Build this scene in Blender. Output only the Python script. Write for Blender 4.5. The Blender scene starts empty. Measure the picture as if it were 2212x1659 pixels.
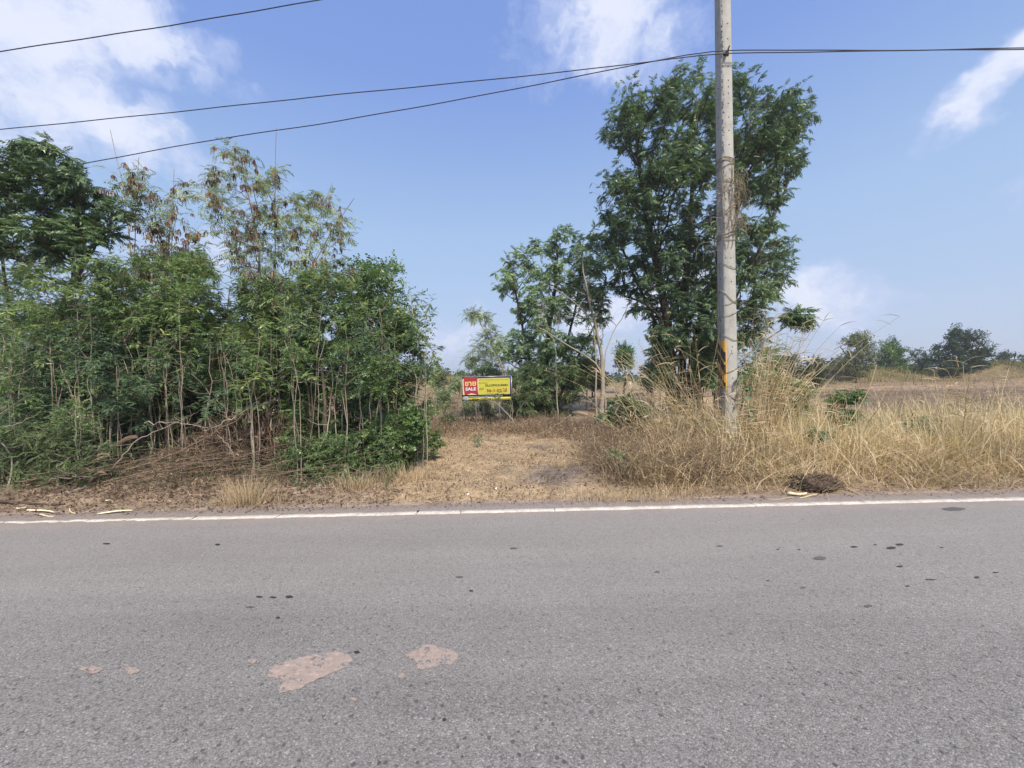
import bpy, math, random
import numpy as np
from mathutils import Matrix, Vector

random.seed(7)
rng = np.random.default_rng(7)
S = bpy.context.scene
COL = S.collection
rad = math.radians

# ------------------------------------------------------------------ camera
F, CX, CY = 830.0, 1106.0, 829.5
PITCH, ROLL = rad(1.0), rad(1.35)
CAM = np.array([0.0, 0.0, 1.6])
_f = np.array([0, math.cos(PITCH), -math.sin(PITCH)])
_u0 = np.array([0, math.sin(PITCH), math.cos(PITCH)])
_r0 = np.array([1.0, 0, 0])
_r = math.cos(ROLL) * _r0 - math.sin(ROLL) * _u0
_u = math.sin(ROLL) * _r0 + math.cos(ROLL) * _u0
cam_d = bpy.data.cameras.new('camera')
cam_d.sensor_width = 36
cam_d.lens = F / 2212 * 36
cam_d.clip_start = 0.05
cam_d.clip_end = 9000
cam = bpy.data.objects.new('camera', cam_d)
COL.objects.link(cam)
cam.matrix_world = Matrix(((_r[0], _u[0], -_f[0], 0), (_r[1], _u[1], -_f[1], 0), (_r[2], _u[2], -_f[2], 1.6), (0, 0, 0, 1)))
S.camera = cam

# ------------------------------------------------------------------ light and sky
SUN_EL, SUN_AZ = 52.0, 156.0          # azimuth clockwise from +Y (north)
sd = np.array([math.sin(rad(SUN_AZ)) * math.cos(rad(SUN_EL)), math.cos(rad(SUN_AZ)) * math.cos(rad(SUN_EL)), math.sin(rad(SUN_EL))])
sun_d = bpy.data.lights.new('sun', 'SUN')
sun_d.energy = 3.0
sun_d.angle = rad(8.0)
sun_d.color = (1.0, 0.91, 0.79)
sun = bpy.data.objects.new('sun', sun_d)
COL.objects.link(sun)
sun.rotation_euler = Vector(sd).to_track_quat('Z', 'Y').to_euler()

S.view_settings.view_transform = 'Standard'
S.view_settings.look = 'None'
S.view_settings.gamma = 1.0
S.view_settings.exposure = 1.1
S.view_settings.use_curve_mapping = False
S.cycles.max_bounces = 6
S.cycles.transparent_max_bounces = 6
S.cycles.caustics_reflective = False
S.cycles.caustics_refractive = False


def ray(u, v):
    return _f * F + (u - CX) * _r - (v - CY) * _u


def P(u, v, Y):
    """world point seen at (u, v) of the 2212-wide picture at depth Y"""
    d = ray(u, v)
    return CAM + d * (Y / d[1])


class NT:
    def __init__(s, tree):
        s.t = tree
        s.n = tree.nodes
        s.l = tree.links
        s.n.clear()

    def add(s, typ, inputs=None, **props):
        n = s.n.new(typ)
        for k, v in props.items():
            setattr(n, k, v)
        if inputs:
            for k, v in inputs.items():
                if isinstance(v, bpy.types.NodeSocket):
                    s.l.new(v, n.inputs[k])
                else:
                    n.inputs[k].default_value = v
        return n

    def math(s, op, a, b=0.0, c=None, clamp=False):
        n = s.n.new('ShaderNodeMath')
        n.operation = op
        n.use_clamp = clamp
        for i, v in enumerate((a, b) if c is None else (a, b, c)):
            if isinstance(v, bpy.types.NodeSocket):
                s.l.new(v, n.inputs[i])
            else:
                n.inputs[i].default_value = v
        return n.outputs[0]

    def mix(s, fac, a, b, blend='MIX'):
        n = s.n.new('ShaderNodeMix')
        n.data_type = 'RGBA'
        n.blend_type = blend
        for i, v in ((0, fac), (6, a), (7, b)):
            if isinstance(v, bpy.types.NodeSocket):
                s.l.new(v, n.inputs[i])
            else:
                n.inputs[i].default_value = v
        return n.outputs[2]

    def ramp(s, fac, stops):
        n = s.n.new('ShaderNodeValToRGB')
        cr = n.color_ramp
        while len(cr.elements) < len(stops):
            cr.elements.new(0.5)
        for e, (p, c) in zip(cr.elements, stops):
            e.position = p
            e.color = (c[0], c[1], c[2], 1) if not isinstance(c, (int, float)) else (c, c, c, 1)
        s.l.new(fac, n.inputs[0])
        return n.outputs[0]

    def sstep(s, v, lo, hi):
        n = s.n.new('ShaderNodeMapRange')
        n.interpolation_type = 'SMOOTHSTEP'
        s.l.new(v, n.inputs[0])
        n.inputs[1].default_value = lo
        n.inputs[2].default_value = hi
        return n.outputs[0]

    def noise(s, vec, scale, detail=4, rough=0.55, dist=0.0):
        n = s.n.new('ShaderNodeTexNoise')
        n.inputs['Scale'].default_value = scale
        n.inputs['Detail'].default_value = detail
        n.inputs['Roughness'].default_value = rough
        n.inputs['Distortion'].default_value = dist
        if vec is not None:
            s.l.new(vec, n.inputs['Vector'])
        return n


def build_world():
    w = bpy.data.worlds.new('World')
    S.world = w
    w.use_nodes = True
    t = NT(w.node_tree)
    sky = t.add('ShaderNodeTexSky', sky_type='NISHITA', sun_disc=False)
    sky.sun_elevation = rad(SUN_EL)
    sky.sun_rotation = rad(SUN_AZ)
    sky.altitude = 0
    sky.air_density = 1.0
    sky.dust_density = 1.6
    sky.ozone_density = 2.2
    tc = t.add('ShaderNodeTexCoord')
    vec = tc.outputs['Generated']
    sep = t.add('ShaderNodeSeparateXYZ', {0: vec})
    z = sep.outputs[2]
    # slightly milky tropical air
    grad = t.ramp(z, [(0, (.230, .272, .360)), (.18, (.200, .262, .372)), (.34, (.178, .252, .378)), (.6, (.104, .166, .352)), (1, (.070, .125, .30))])
    grad = t.mix(1.0, grad, (10, 10, 10, 1), 'MULTIPLY')
    skyc = t.mix(0.88, sky.outputs[0], grad)
    warp = t.noise(vec, 4.0, 5, 0.6)
    off = t.add('ShaderNodeVectorMath', {0: warp.outputs['Color'], 1: (0.5, 0.5, 0.5)}, operation='SUBTRACT')
    offs = t.add('ShaderNodeVectorMath', {0: off.outputs[0], 'Scale': 0.34}, operation='SCALE')
    wv = t.add('ShaderNodeVectorMath', {0: vec, 1: offs.outputs[0]}, operation='ADD').outputs[0]
    # patches of cloud: picture position, half sizes, tilt, weight
    blobs = [(20, 110, 165, 170, 35, .95), (310, 40, 125, 100, 30, 1.0), (170, 250, 320, 80, 25, .85), (400, 330, 210, 70, 25, .75),
             (1270, 0, 200, 140, -20, 1.1), (1420, 50, 170, 120, 30, .75), (2190, 120, 125, 60, -38, 1.1), (2225, 30, 60, 90, 0, 1.0),
             (1750, 660, 150, 75, 8, 1.1), (1340, 660, 220, 95, 0, 1.1), (970, 730, 120, 70, 5, .95), (1690, 440, 70, 22, 0, .3),
             (420, 560, 420, 60, 0, .55), (2080, 640, 120, 30, 0, .4), (-300, 200, 260, 120, 20, .9), (2600, 300, 240, 80, -15, .8)]
    field = None
    for (bu, bv, ru, rv, ang, wgt) in blobs:
        c = ray(bu, bv)
        L = np.linalg.norm(c)
        c = c / L
        a = _r - c * np.dot(_r, c)
        a /= np.linalg.norm(a)
        bb = _u - c * np.dot(_u, c)
        bb /= np.linalg.norm(bb)
        # a positive angle slopes down to the right
        a2 = a * math.cos(rad(ang)) - bb * math.sin(rad(ang))
        b2 = np.cross(c, a2)
        k = 1.25
        d1 = t.add('ShaderNodeVectorMath', {0: wv, 1: tuple(a2 / (ru / L * k))}, operation='DOT_PRODUCT').outputs['Value']
        d2 = t.add('ShaderNodeVectorMath', {0: wv, 1: tuple(b2 / (rv / L * k))}, operation='DOT_PRODUCT').outputs['Value']
        d3 = t.add('ShaderNodeVectorMath', {0: vec, 1: tuple(c)}, operation='DOT_PRODUCT').outputs['Value']
        q = t.math('ADD', t.math('MULTIPLY', d1, d1), t.math('MULTIPLY', d2, d2))
        m = t.math('SUBTRACT', 1.0, q, clamp=True)
        m = t.math('MULTIPLY', m, t.math('GREATER_THAN', d3, 0.3))
        m = t.math('MULTIPLY', m, wgt)
        field = m if field is None else t.math('MAXIMUM', field, m)
    # everywhere else: scattered cumulus seen on a flat layer overhead
    zc = t.math('MAXIMUM', z, 0.06)
    flat = t.add('ShaderNodeVectorMath', {0: vec, 1: (1, 1, 0)}, operation='MULTIPLY')
    comb = t.add('ShaderNodeCombineXYZ', {0: zc, 1: zc, 2: 1.0})
    flatv = t.add('ShaderNodeVectorMath', {0: flat.outputs[0], 1: comb.outputs[0]}, operation='DIVIDE').outputs[0]
    gen = t.noise(flatv, 0.9, 6, 0.6)
    behind = t.sstep(sep.outputs[1], 0.25, -0.15)
    g = t.math('MULTIPLY', t.sstep(gen.outputs[0], 0.52, 0.68), behind)
    det = t.noise(wv, 5.5, 8, 0.62)
    det2 = t.noise(wv, 16.0, 6, 0.6)
    dsum = t.math('ADD', t.math('MULTIPLY', det.outputs[0], 2.0), t.math('MULTIPLY', det2.outputs[0], 0.35))
    raw = t.math('ADD', field, t.math('SUBTRACT', dsum, 1.43))
    mask = t.math('MULTIPLY', t.sstep(raw, -0.05, 0.75), t.sstep(field, 0.0, 0.35))
    mask = t.math('MAXIMUM', mask, t.math('MULTIPLY', g, 0.8))
    mask = t.math('MULTIPLY', mask, 0.86)
    shade = t.sstep(raw, 0.25, 0.95)
    cc = t.mix(shade, (2.7, 3.1, 4.3, 1), (4.0, 4.15, 4.7, 1))
    col = t.mix(mask, skyc, cc)
    # thick air low down
    low = t.math('POWER', t.math('SUBTRACT', 1.0, t.math('MAXIMUM', z, 0.0), clamp=True), 9.0)
    col = t.mix(t.math('MULTIPLY', low, 0.3), col, (2.4, 2.75, 3.5, 1))
    bg = t.add('ShaderNodeBackground', {0: col, 1: 0.105})
    out = t.add('ShaderNodeOutputWorld')
    t.l.new(bg.outputs[0], out.inputs[0])


build_world()


# ------------------------------------------------------------------ mesh helpers
def mesh_from(name, V, Q, tone=None, smooth=False, T3=None, tone3=None):
    """mesh from quads Q and, if given, triangles T3"""
    me = bpy.data.meshes.new(name)
    V = np.asarray(V, dtype=np.float32)
    Q = np.asarray(Q, dtype=np.int32).reshape(-1, 4)
    T3 = np.zeros((0, 3), np.int32) if T3 is None else np.asarray(T3, dtype=np.int32).reshape(-1, 3)
    n = len(Q) + len(T3)
    me.vertices.add(len(V))
    me.vertices.foreach_set('co', V.ravel())
    idx = np.concatenate([Q.ravel(), T3.ravel()])
    me.loops.add(len(idx))
    me.loops.foreach_set('vertex_index', idx)
    me.polygons.add(n)
    me.polygons.foreach_set('loop_start', np.concatenate([np.arange(len(Q)) * 4, len(Q) * 4 + np.arange(len(T3)) * 3]).astype(np.int32))
    if smooth:
        me.polygons.foreach_set('use_smooth', np.ones(n, dtype=bool))
    if tone is not None:
        a = me.attributes.new('tone', 'FLOAT', 'FACE')
        tt = np.asarray(tone, dtype=np.float32)
        if tone3 is not None:
            tt = np.concatenate([tt, np.asarray(tone3, dtype=np.float32)])
        a.data.foreach_set('value', tt)
    me.update(calc_edges=True)
    return me


class MB:
    """collects quads"""

    def __init__(s):
        s.V, s.Q, s.T, s.n = [], [], [], 0
        s.Q3, s.T3 = [], []

    def add(s, V, Q, tone=None):
        V = np.asarray(V, float).reshape(-1, 3)
        Q = np.asarray(Q, int).reshape(-1, 4)
        s.V.append(V)
        s.Q.append(Q + s.n)
        s.n += len(V)
        if tone is None:
            tone = rng.random(len(Q))
        s.T.append(np.broadcast_to(np.asarray(tone, float), (len(Q),)))

    def box(s, lo, hi, tone=0.5):
        (a, b, c), (d, e, f) = lo, hi
        V = [(a, b, c), (d, b, c), (d, e, c), (a, e, c), (a, b, f), (d, b, f), (d, e, f), (a, e, f)]
        s.add(V, [(0, 3, 2, 1), (4, 5, 6, 7), (0, 1, 5, 4), (1, 2, 6, 5), (2, 3, 7, 6), (3, 0, 4, 7)], tone)

    def tubes(s, paths, radii, sides=5, tone=None):
        """paths (m,n,3), radii (m,n)"""
        paths = np.asarray(paths, float)
        if paths.ndim == 2:
            paths = paths[None]
        radii = np.broadcast_to(np.asarray(radii, float), paths.shape[:2])
        m, n, _ = paths.shape
        T = np.gradient(paths, axis=1)
        T /= np.linalg.norm(T, axis=2, keepdims=True) + 1e-9
        ref = np.where(np.abs(T[:, :1, 2:3]) > 0.8, np.array([1.0, 0.1, 0]), np.array([0, 0.1, 1.0]))
        A = np.cross(T, np.broadcast_to(ref, T.shape))
        A /= np.linalg.norm(A, axis=2, keepdims=True) + 1e-9
        B = np.cross(T, A)
        th = np.arange(sides) / sides * 2 * math.pi
        V = paths[:, :, None, :] + radii[:, :, None, None] * (np.cos(th)[None, None, :, None] * A[:, :, None, :] + np.sin(th)[None, None, :, None] * B[:, :, None, :])
        i = np.arange(m)[:, None, None] * n * sides
        j = np.arange(n - 1)[None, :, None] * sides
        k = np.arange(sides)[None, None, :]
        k2 = (k + 1) % sides
        Q = np.stack([i + j + k, i + j + k2, i + j + sides + k2, i + j + sides + k], -1).reshape(-1, 4)
        if tone is None:
            tone = rng.random(m)
        tone = np.repeat(np.broadcast_to(np.asarray(tone, float), (m,)), (n - 1) * sides)
        s.add(V.reshape(-1, 3), Q, tone)

    def strips(s, paths, side, width, tone=None):
        """flat blades: paths (m,n,3), side (m,3) unit, width (m,n)"""
        m, n, _ = paths.shape
        off = side[:, None, :] * width[:, :, None] * 0.5
        V = np.stack([paths - off, paths + off], 2).reshape(-1, 3)
        i = np.arange(m)[:, None] * n * 2
        j = np.arange(n - 1)[None, :] * 2
        Q = np.stack([i + j, i + j + 1, i + j + 3, i + j + 2], -1).reshape(-1, 4)
        if tone is None:
            tone = rng.random(m)
        tone = np.repeat(np.broadcast_to(np.asarray(tone, float), (m,)), n - 1)
        s.add(V, Q, tone)

    def stamp(s, proto, pos, D, N, scale, tone):
        PV, PQ = proto[0], proto[1]
        pos = np.asarray(pos)
        m = len(pos)
        if m == 0:
            return
        X = D / (np.linalg.norm(D, axis=1, keepdims=True) + 1e-9)
        Y = np.cross(N, X)
        Y /= np.linalg.norm(Y, axis=1, keepdims=True) + 1e-9
        Z = np.cross(X, Y)
        V = pos[:, None, :] + scale[:, None, None] * (PV[None, :, 0:1] * X[:, None, :] + PV[None, :, 1:2] * Y[:, None, :] + PV[None, :, 2:3] * Z[:, None, :])
        off = (np.arange(m) * len(PV))[:, None, None]
        Q = (PQ[None] + off).reshape(-1, 4)
        if len(proto) > 2:
            s.Q3.append((proto[2][None] + off).reshape(-1, 3) + s.n)
            s.T3.append(np.clip(np.repeat(tone, len(proto[2])) + rng.normal(0, 0.05, m * len(proto[2])), 0, 1))
        tt = np.repeat(tone, len(PQ)) + rng.normal(0, 0.05, m * len(PQ))
        s.add(V.reshape(-1, 3), Q, np.clip(tt, 0, 1))

    def obj(s, name, material, parent=None, smooth=False, loc=None):
        V = np.concatenate(s.V)
        Q = np.concatenate(s.Q)
        base = np.zeros(3)
        if parent is not None:
            q = parent
            while q is not None:
                base = base + np.array(q.location)
                q = q.parent
        elif loc is not None:
            base = np.asarray(loc, float)
        me = mesh_from(name, V - base, Q, np.concatenate(s.T), smooth, np.concatenate(s.Q3) if s.Q3 else None, np.concatenate(s.T3) if s.Q3 else None)
        me.materials.append(material)
        o = bpy.data.objects.new(name, me)
        COL.objects.link(o)
        if parent is not None:
            o.parent = parent
        elif loc is not None:
            o.location = loc
        return o


def thing(name, label, cat, loc, group=None):
    o = bpy.data.objects.new(name, None)
    o.empty_display_size = 0.1
    COL.objects.link(o)
    o.location = tuple(float(c) for c in loc)
    return tag(o, label, cat, group)


def tag(o, label=None, cat=None, group=None, kind=None):
    if label:
        o['label'] = label
    if cat:
        o['category'] = cat
    if group:
        o['group'] = group
    if kind:
        o['kind'] = kind
    return o


def unit(v):
    v = np.asarray(v, float)
    return v / (np.linalg.norm(v, axis=-1, keepdims=True) + 1e-9)


def rand_dirs(m):
    return unit(rng.normal(size=(m, 3)))


# ------------------------------------------------------------------ materials
def mat(name):
    m = bpy.data.materials.new(name)
    m.use_nodes = True
    return m, NT(m.node_tree)


def finish(t, shader):
    o = t.add('ShaderNodeOutputMaterial')
    t.l.new(shader, o.inputs[0])


def principled(t, col, rough=0.7, spec=0.3, normal=None, metal=0.0):
    n = t.add('ShaderNodeBsdfPrincipled')
    for k, v in (('Base Color', col), ('Roughness', rough), ('Specular IOR Level', spec), ('Metallic', metal)):
        if isinstance(v, bpy.types.NodeSocket):
            t.l.new(v, n.inputs[k])
        else:
            n.inputs[k].default_value = v if not isinstance(v, tuple) or len(v) == 4 else (*v, 1)
    if normal is not None:
        t.l.new(normal, n.inputs['Normal'])
    return n.outputs[0]


def leaf_mat(name, stops, rough=0.45, spec=0.4, trans=0.3):
    m, t = mat(name)
    a = t.add('ShaderNodeAttribute', attribute_name='tone')
    col = t.ramp(a.outputs['Fac'], stops)
    geo = t.add('ShaderNodeNewGeometry')
    n = t.noise(geo.outputs['Position'], 1.1, 2)
    col = t.mix(1.0, col, t.ramp(n.outputs[0], [(0.3, 0.78), (0.7, 1.2)]), 'MULTIPLY')
    pr = principled(t, col, rough, spec)
    tr = t.add('ShaderNodeBsdfTranslucent')
    tcol = t.mix(1.0, col, (1.15, 1.25, 0.6, 1), 'MULTIPLY')
    t.l.new(tcol, tr.inputs[0])
    mx = t.add('ShaderNodeMixShader', {0: trans})
    t.l.new(pr, mx.inputs[1])
    t.l.new(tr.outputs[0], mx.inputs[2])
    finish(t, mx.outputs[0])
    return m


def bark_mat(name, c1, c2, scale=18.0):
    m, t = mat(name)
    geo = t.add('ShaderNodeNewGeometry')
    mp = t.add('ShaderNodeMapping', {0: geo.outputs['Position'], 'Scale': (1, 1, 0.35)})
    n = t.noise(mp.outputs[0], scale, 5, 0.65)
    n2 = t.noise(geo.outputs['Position'], 2.5, 3)
    a = t.add('ShaderNodeAttribute', attribute_name='tone')
    f = t.math('ADD', t.math('MULTIPLY', n.outputs[0], 0.7), t.math('MULTIPLY', t.math('ADD', a.outputs['Fac'], n2.outputs[0]), 0.3))
    col = t.ramp(f, [(0.35, c1), (0.85, c2)])
    b = t.add('ShaderNodeBump', {'Strength': 0.5, 'Distance': 0.02, 'Height': n.outputs[0]})
    finish(t, principled(t, col, 0.85, 0.2, b.outputs[0]))
    return m


def straw_mat(name, stops, trans=0.2):
    return leaf_mat(name, stops, 0.6, 0.25, trans)


def plain_mat(name, col, rough=0.6, spec=0.3, metal=0.0, var=0.12, scale=12):
    m, t = mat(name)
    geo = t.add('ShaderNodeNewGeometry')
    n = t.noise(geo.outputs['Position'], scale, 5, 0.6)
    c = t.mix(1.0, (*col, 1), t.ramp(n.outputs[0], [(0.3, 1 - var), (0.7, 1 + var)]), 'MULTIPLY')
    finish(t, principled(t, c, rough, spec, None, metal))
    return m


M = {}
M['neem'] = leaf_mat('neem_leaf', [(0, (0.054, 0.097, 0.048)), (.55, (0.105, 0.167, 0.077)), (.9, (0.169, 0.251, 0.109)), (1, (0.251, 0.323, 0.127))], .42, .5, .32)
M['darkleaf'] = leaf_mat('dark_leaf', [(0, (0.061, 0.101, 0.046)), (.6, (0.113, 0.174, 0.072)), (1, (0.211, 0.289, 0.119))], .4, .5, .2)
M['leuc'] = leaf_mat('feathery_leaf', [(0, (0.156, 0.208, 0.109)), (.6, (0.256, 0.323, 0.169)), (1, (0.396, 0.462, 0.229))], .5, .4, .3)
M['round'] = leaf_mat('round_leaf', [(0, (0.077, 0.130, 0.050)), (.6, (0.146, 0.235, 0.086)), (.93, (0.247, 0.356, 0.130)), (1, (0.518, 0.511, 0.176))], .4, .5, .3)
M['sap'] = leaf_mat('sapling_leaf', [(0, (0.093, 0.152, 0.061)), (.6, (0.177, 0.264, 0.098)), (.90, (0.306, 0.393, 0.138)), (.97, (0.564, 0.564, 0.198)), (1, (0.565, 0.565, 0.231))], .45, .45, .33)
M['fern'] = leaf_mat('ferny_leaf', [(0, (0.054, 0.083, 0.027)), (.6, (0.095, 0.139, 0.046)), (1, (0.195, 0.224, 0.082))], .5, .35, .3)
M['bluish'] = leaf_mat('bluish_leaf', [(0, (0.062, 0.110, 0.061)), (.6, (0.103, 0.169, 0.090)), (1, (0.185, 0.265, 0.134))], .5, .35, .25)
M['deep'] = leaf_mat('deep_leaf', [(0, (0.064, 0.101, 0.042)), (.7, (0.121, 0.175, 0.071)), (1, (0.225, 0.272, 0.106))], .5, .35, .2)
M['mid'] = leaf_mat('mid_tree_leaf', [(0, (0.111, 0.180, 0.088)), (.6, (0.209, 0.305, 0.147)), (1, (0.344, 0.456, 0.214))], .42, .5, .3)
M['far'] = leaf_mat('far_leaf', [(0, (.022, .048, .024)), (.6, (.042, .080, .036)), (1, (.075, .12, .05))], .55, .3, .2)
M['fargreen'] = leaf_mat('far_green_leaf', [(0, (0.059, 0.118, 0.039)), (.6, (0.108, 0.195, 0.057)), (1, (0.187, 0.280, 0.086))], .55, .3, .25)
M['fargrey'] = leaf_mat('far_grey_leaf', [(0, (0.092, 0.121, 0.058)), (.6, (0.149, 0.178, 0.088)), (1, (0.233, 0.244, 0.120))], .6, .3, .25)
M['pod'] = straw_mat('seed_pod', [(0, (.11, .055, .035)), (.6, (.19, .10, .065)), (1, (.28, .17, .11))], .1)
M['dead'] = straw_mat('dead_leaf', [(0, (.075, .048, .035)), (.6, (.16, .105, .075)), (1, (.34, .25, .18))], .15)
M['straw'] = straw_mat('dry_straw', [(0, (.31, .22, .135)), (.5, (.52, .40, .255)), (1, (.73, .61, .43))], .25)
M['tallgrass'] = straw_mat('tall_dry_grass', [(0, (.32, .24, .15)), (.25, (.51, .39, .25)), (.6, (.65, .52, .34)), (.93, (.78, .67, .47)), (.96, (.30, .32, .15)), (1, (.27, .30, .14))], .28)
M['reed'] = straw_mat('dry_reed', [(0, (0.336, 0.246, 0.130)), (.5, (0.560, 0.448, 0.259)), (1, (0.739, 0.627, 0.400))])
M['weed'] = straw_mat('dry_weed', [(0, (.13, .09, .062)), (.5, (.27, .19, .125)), (1, (.46, .35, .23))])
M['greengrass'] = straw_mat('mound_grass', [(0, (.14, .13, .05)), (.5, (.23, .21, .08)), (1, (.34, .29, .14))])
M['dbark'] = bark_mat('dark_bark', (.035, .028, .022), (.115, .085, .065))
M['bark'] = bark_mat('brown_bark', (.09, .068, .048), (.24, .185, .135), 26)
M['pbark'] = bark_mat('pale_bark', (.16, .135, .10), (.40, .35, .28), 30)
M['twig'] = bark_mat('dead_twig', (.075, .052, .038), (.27, .20, .145), 30)
M['gtwig'] = bark_mat('grey_twig', (.11, .09, .075), (.36, .30, .24), 30)
M['wood'] = bark_mat('split_wood', (.50, .40, .22), (.80, .72, .50), 40)
M['vine'] = bark_mat('dry_vine_stem', (.16, .13, .09), (.42, .36, .26), 40)


# ------------------------------------------------------------------ ground shape
def sm(x, a, b):
    t = np.clip((np.asarray(x, float) - a) / (b - a), 0, 1)
    return t * t * (3 - 2 * t)


MOUNDS = [(-6.0, 36, 1.55, 9, 7), (38, 43, 1.75, 7, 3.2), (55, 43, 1.9, 5, 3.5), (47, 47, .5, 8, 4), (24, 46, 1.0, 8, 5), (-30, 40, 1.2, 14, 8), (8, 50, 0.8, 10, 6)]


def gz(x, y):
    x = np.asarray(x, float)
    y = np.asarray(y, float)
    z = -0.10 * sm(y, 7, 13) - 0.012 * (1 - sm(y, 4.80, 4.93)) + 0.02 * sm(y, 4.95, 5.6)
    w = sm(y, 5.0, 6.5)
    z = z + w * (0.020 * np.sin(x * 1.9 + y * .8) + 0.018 * np.sin(x * 4.3 - y * 2.9 + 1) + 0.012 * np.sin(x * 8.1 + y * 6.7))
    # verge under the tall grass is a low bank, rough and tumbled
    z = z + 0.14 * sm(x, 1.6, 3.0) * sm(y, 5.1, 6.4) * (1 - sm(y, 9.5, 12))
    z = z + 0.10 * (1 - sm(x, -3.0, -2.2)) * sm(y, 5.1, 6.4)
    # turned field to the right
    fw = sm(x, 3, 9) * sm(y, 14, 20) * (1 - sm(y, 46, 60))
    z = z + fw * (0.10 * np.sin(y * 1.7 + 0.6 * np.sin(x * .35)) + 0.07 * np.sin(y * 3.9 + x * 0.4) + 0.05 * np.sin(x * 2.1 + y))
    z = z + fw * 0.30 * np.exp(-((y - 31 - 1.5 * np.sin(x * .12)) / 1.1) ** 2)
    for (mx, my, h, sx, sy) in MOUNDS:
        z = z + h * np.exp(-((x - mx) / sx) ** 2 - ((y - my) / sy) ** 2) * (1 + 0.08 * np.sin(x * 1.3 + y * 1.1))
    return z


def on(x, y, dz=0.0):
    return np.array([x, y, float(gz(x, y)) + dz])


def G(u, v, plane=None):
    d = ray(u, v)
    z = 0.0
    p = CAM
    for _ in range(12):
        s_ = (z - 1.6) / d[2]
        p = CAM + d * s_
        z = 0.5 * z + 0.5 * float(gz(p[0], p[1])) if plane is None else plane
    return np.array([p[0], p[1], z])


# ------------------------------------------------------------------ ground, road
def axis(lo, hi, step, far, grow=1.16):
    a = list(np.arange(lo, hi, step))
    s_, x = step, a[-1]
    while x < far:
        s_ *= grow
        x += s_
        a.append(x)
    s_, x = step, a[0]
    b = []
    while x > -far:
        s_ *= grow
        x -= s_
        b.append(x)
    return np.array(b[::-1] + a)


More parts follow.
